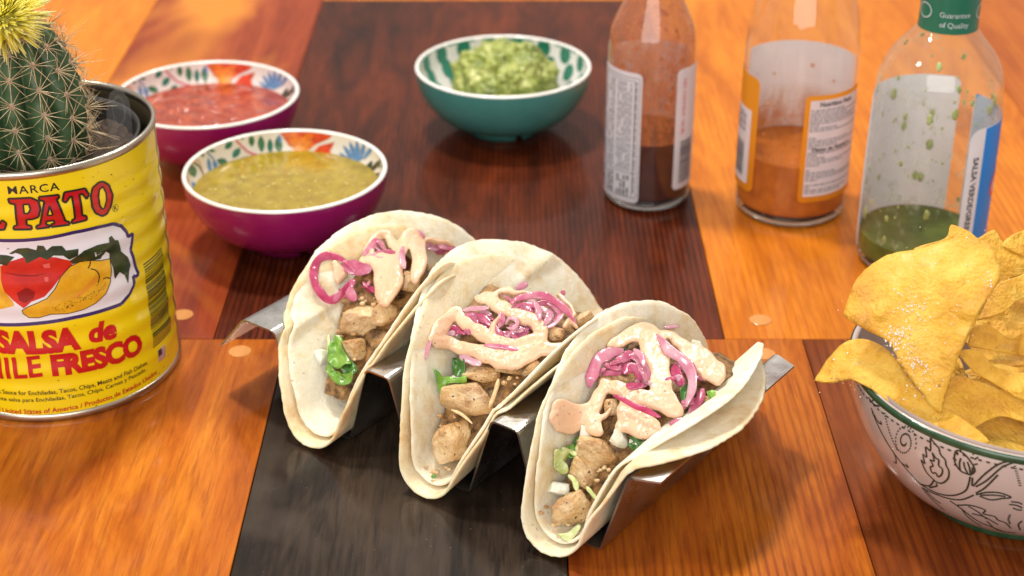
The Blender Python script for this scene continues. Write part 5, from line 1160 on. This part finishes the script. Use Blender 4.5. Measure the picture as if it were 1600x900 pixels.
def chip(outline, depth_pt, nrm, bend, label, mat=0, seed=0., th=.0011, salt=None, bendax=0.):
    """a fried tortilla piece: outline seen in the picture laid on a bent sheet at its own distance"""
    O = np.array(depth_pt, float); n = np.array(nrm, float); n /= np.linalg.norm(n); e1 = np.cross(n, [0, 0, 1.]); e1 /= np.linalg.norm(e1); e2 = np.cross(n, e1)
    ca, sa = math.cos(bendax), math.sin(bendax); e1, e2 = e1*ca+e2*sa, -e1*sa+e2*ca
    def hgt(u, v): return bend[0]*u*u+bend[1]*v*v+bend[2]*u*v + .0011*fbm((u, v, seed), 55, 2)
    def proj(px, py):
        d = ray(px, py); t = ((O-_C)@n)/(d@n); 
        for _ in range(14):
            P = _C+d*t; u, v = (P-O)@e1, (P-O)@e2; t += (hgt(u, v)-(P-O)@n)/(d@n)*.8
        return (P-O)@e1, (P-O)@e2
    ring_ = [np.array(q) for q in smooth_line([proj(*q) for q in outline+[outline[0]]], 5)][:-1]
    ring_ = [q*(1+.012*mnoise.noise(Vector((q[0]*900, q[1]*900, seed)))) for q in ring_]
    cn = np.mean(ring_, 0); N = len(ring_); NRg = 18; V, Fc = [], []
    for lay in (0, 1):
        for i in range(NRg+1):
            for j in range(N):
                q = cn+(ring_[j]-cn)*max(.001, (i/NRg)); h = hgt(*q)+.0005*fbm((q[0], q[1], seed+4), 160, 2)
                hh = h - (th*lay if i < NRg else th*(.25+.5*lay)); V.append(O+e1*q[0]+e2*q[1]+n*hh)
    o_ = (NRg+1)*N
    for i in range(NRg):
        for j in range(N):
            k = (j+1) % N; Fc.append((i*N+j, (i+1)*N+j, (i+1)*N+k, i*N+k)); Fc.append((o_+i*N+j, o_+i*N+k, o_+(i+1)*N+k, o_+(i+1)*N+j))
    for j in range(N): k = (j+1) % N; Fc.append((NRg*N+j, o_+NRg*N+j, o_+NRg*N+k, NRg*N+k))
    c = link('tortilla_chip', mesh(V, Fc), chip_m[mat]); tag(c, label, 'chip', 'tortilla chips in the bowl'); chips.append(c)
    if salt:
        random.seed(int(seed*10)+1); a = Acc()
        for (x, y, sp, cnt, sz) in salt:
            for k in range(int(cnt*.5)):
                u, v = proj(x+random.gauss(0, sp), y+random.gauss(0, sp*1.5)); s = sz*random.choice([.5, .7, .8, 1, 1.2, 1.9]); P = O+e1*u+e2*v+n*(hgt(u, v)+s*.5)
                rot = Matrix.Rotation(random.random()*3, 3, Vector((random.random(), random.random(), 1)).normalized()); Vb, Fb = box_vf(-s, s, -s*.8, s*.8, -s*.7, s*.7)
                a.add(([tuple(Vector(P)+rot@Vector(q)) for q in Vb], Fb))
        so = link('salt_grains', a.me(), salt_m, c, False); so['kind'] = 'stuff'
    return c
A_ = [(1317, 492), (1330, 452), (1350, 422), (1386, 398), (1422, 391), (1452, 384), (1490, 372), (1528, 372), (1551, 389), (1561, 419), (1558, 442), (1542, 467), (1521, 509), (1500, 551), (1482, 599), (1473, 630), (1468, 645), (1452, 630), (1440, 614), (1422, 590), (1401, 557), (1387, 533), (1359, 518), (1332, 503)]
pA = at(1450, 480, .095)
chip(A_, pA, (-.35, -.62, .70), (-5, -7, 3), 'large salted tortilla chip with folded corner lying on top of the heap', 0, 1.3, salt=[(1422, 480, 13, 260, .00015), (1406, 522, 9, 170, .00016), (1440, 580, 13, 160, .00016), (1428, 545, 14, 170, .00015), (1545, 440, 7, 70, .00015), (1470, 470, 34, 160, .00012), (1395, 530, 6, 70, .0002)])
chip([(1428, 392), (1432, 386), (1476, 372), (1484, 354), (1490, 351), (1512, 360), (1530, 374), (1548, 400), (1540, 450), (1480, 450), (1440, 420)], at(1490, 400, .090)+np.array([0, .012, -.004]), (-.2, -.65, .72), (-5, -4, 0), 'chip whose pointed corner peeks out behind the large salted chip', 1, 2.2)
chip([(1272, 594), (1280, 580), (1292, 562), (1311, 540), (1338, 529), (1365, 533), (1389, 548), (1408, 572), (1436, 610), (1470, 645), (1508, 686), (1480, 680), (1450, 668), (1400, 637), (1365, 610), (1348, 600), (1317, 590), (1290, 597)], at(1370, 580, .067), (-.35, -.45, .82), (-9, -3, 4), 'narrow arched chip jutting out over the green rim', 2, 3.1, salt=[(1330, 560, 22, 50, .00017), (1420, 625, 22, 60, .00017)])
chip([(1471, 640), (1478, 610), (1490, 588), (1520, 592), (1560, 606), (1620, 622), (1660, 640), (1640, 668), (1600, 658), (1565, 650), (1540, 658), (1512, 673), (1488, 668)], at(1540, 630, .062), (-.1, -.5, .85), (5, 8, 0), 'cupped chip lying below the large salted chip against the near rim', 0, 4.4)
chip([(1495, 550), (1510, 545), (1530, 548), (1548, 568), (1580, 580), (1640, 590), (1650, 625), (1600, 624), (1575, 612), (1552, 598), (1520, 578)], at(1560, 590, .072), (-.15, -.6, .78), (8, 8, 0), 'thin curved chip between the cupped chip and the wavy chip', 1, 5.3)
chip([(1512, 540), (1520, 512), (1545, 509), (1575, 530), (1600, 520), (1650, 508), (1660, 550), (1600, 556), (1560, 548)], at(1570, 530, .080), (-.1, -.62, .78), (4, 7, 0), 'wavy dark speckled chip half under the large salted chip', 2, 6.1)
chip([(1528, 500), (1540, 475), (1552, 452), (1566, 440), (1600, 428), (1660, 400), (1670, 450), (1600, 466), (1580, 478), (1560, 492)], at(1590, 455, .088), (.1, -.7, .7), (-6, 6, 0), 'folded chip rising at the back of the heap beside the large salted chip', 0, 7.7)
chip([(1528, 372), (1545, 362), (1556, 360), (1562, 372), (1575, 384), (1605, 402), (1650, 420), (1640, 440), (1590, 432), (1560, 448), (1550, 440), (1560, 418), (1550, 390)], at(1580, 410, .094)+np.array([0, .008, 0]), (.1, -.7, .7), (-4, 4, 2), 'chip with a notched top edge behind the folded chip', 1, 8.9)
chip([(1566, 384), (1574, 372), (1598, 360), (1640, 352), (1690, 380), (1650, 410), (1600, 400)], at(1600, 385, .10)+np.array([0, .012, 0]), (.2, -.6, .75), (-6, -4, 0), 'topmost chip at the back of the heap', 2, 9.6)
chip([(1500, 520), (1560, 470), (1640, 470), (1700, 540), (1640, 590), (1560, 585)], at(1580, 530, .066), (0, -.3, .95), (6, 6, 0), 'shaded chip deep in the middle of the heap', 1, 10.2)
chip([(1440, 600), (1560, 560), (1660, 590), (1700, 690), (1640, 712), (1590, 706), (1540, 694), (1500, 678)], at(1570, 650, .053), (0, -.25, .96), (6, 6, 0), 'lowest chip inside the bowl below the cupped chip', 2, 11.2)
chip([(1400, 560), (1440, 540), (1500, 560), (1510, 640), (1470, 660), (1430, 620)], at(1460, 600, .058), (-.3, -.3, .9), (6, 6, 0), 'chip hidden under the tip of the large salted chip', 0, 12.5)
chip([(1350, 610), (1380, 600), (1430, 610), (1500, 650), (1545, 690), (1500, 690), (1460, 677), (1400, 644)], at(1420, 650, .056), (-.3, -.3, .9), (4, 4, 0), 'chip edge tucked under the narrow arched chip along the rim', 1, 13.1)
chip([(1620, 560), (1700, 540), (1760, 600), (1740, 690), (1650, 690), (1610, 630)], at(1680, 620, .066), (.1, -.2, .96), (-6, -4, 0), 'broad chip filling the far side of the bowl', 0, 14.3)
chip([(1660, 420), (1740, 430), (1780, 500), (1740, 570), (1660, 550), (1630, 480)], at(1700, 500, .082), (.2, -.2, .95), (-6, -4, 0), 'domed chip on the far slope of the heap', 2, 15.2)

# more chips under and behind, so that the bowl is as full from the side
random.seed(55)
def to_px(P):
    d = np.array(P)-_C; t = d@_F; return 800+FPX*(d@_X)/t, 450-FPX*(d@_U)/t
for k in range(14):
    a = R(-75+150*((k*7) % 14)/13)+random.uniform(-.15, .15); r = (.020, .038, .052)[k % 3]; zc = (.082, .074, .066)[k % 3]+random.uniform(-.004, .004)
    c3 = np.array([CBC[0]+.006+r*math.cos(a), CBC[1]+r*math.sin(a), zc]); cx, cy = to_px(c3); a0 = random.random()*6.28; out_ = []
    for q in range(3):
        for f in (-.16, 0, .16):
            an = a0+q*2.094+f; L = (125 if f == 0 else 104)*random.uniform(.92, 1.08); out_.append((cx+L*math.cos(an), cy+L*.62*math.sin(an)))
    if min(p[0] for p in out_) < 1604: out_ = [(p[0]+1604-min(p_[0] for p_ in out_), p[1]) for p in out_]; c3 = c3+np.array([.004, 0, 0])
    chip(out_, c3, (.35*math.cos(a), .35*math.sin(a)-.15, .9), (random.choice([-5, 5]), -5, 0), 'tortilla chip in the half of the heap away from the tacos', k % 3, 20+k*1.3)
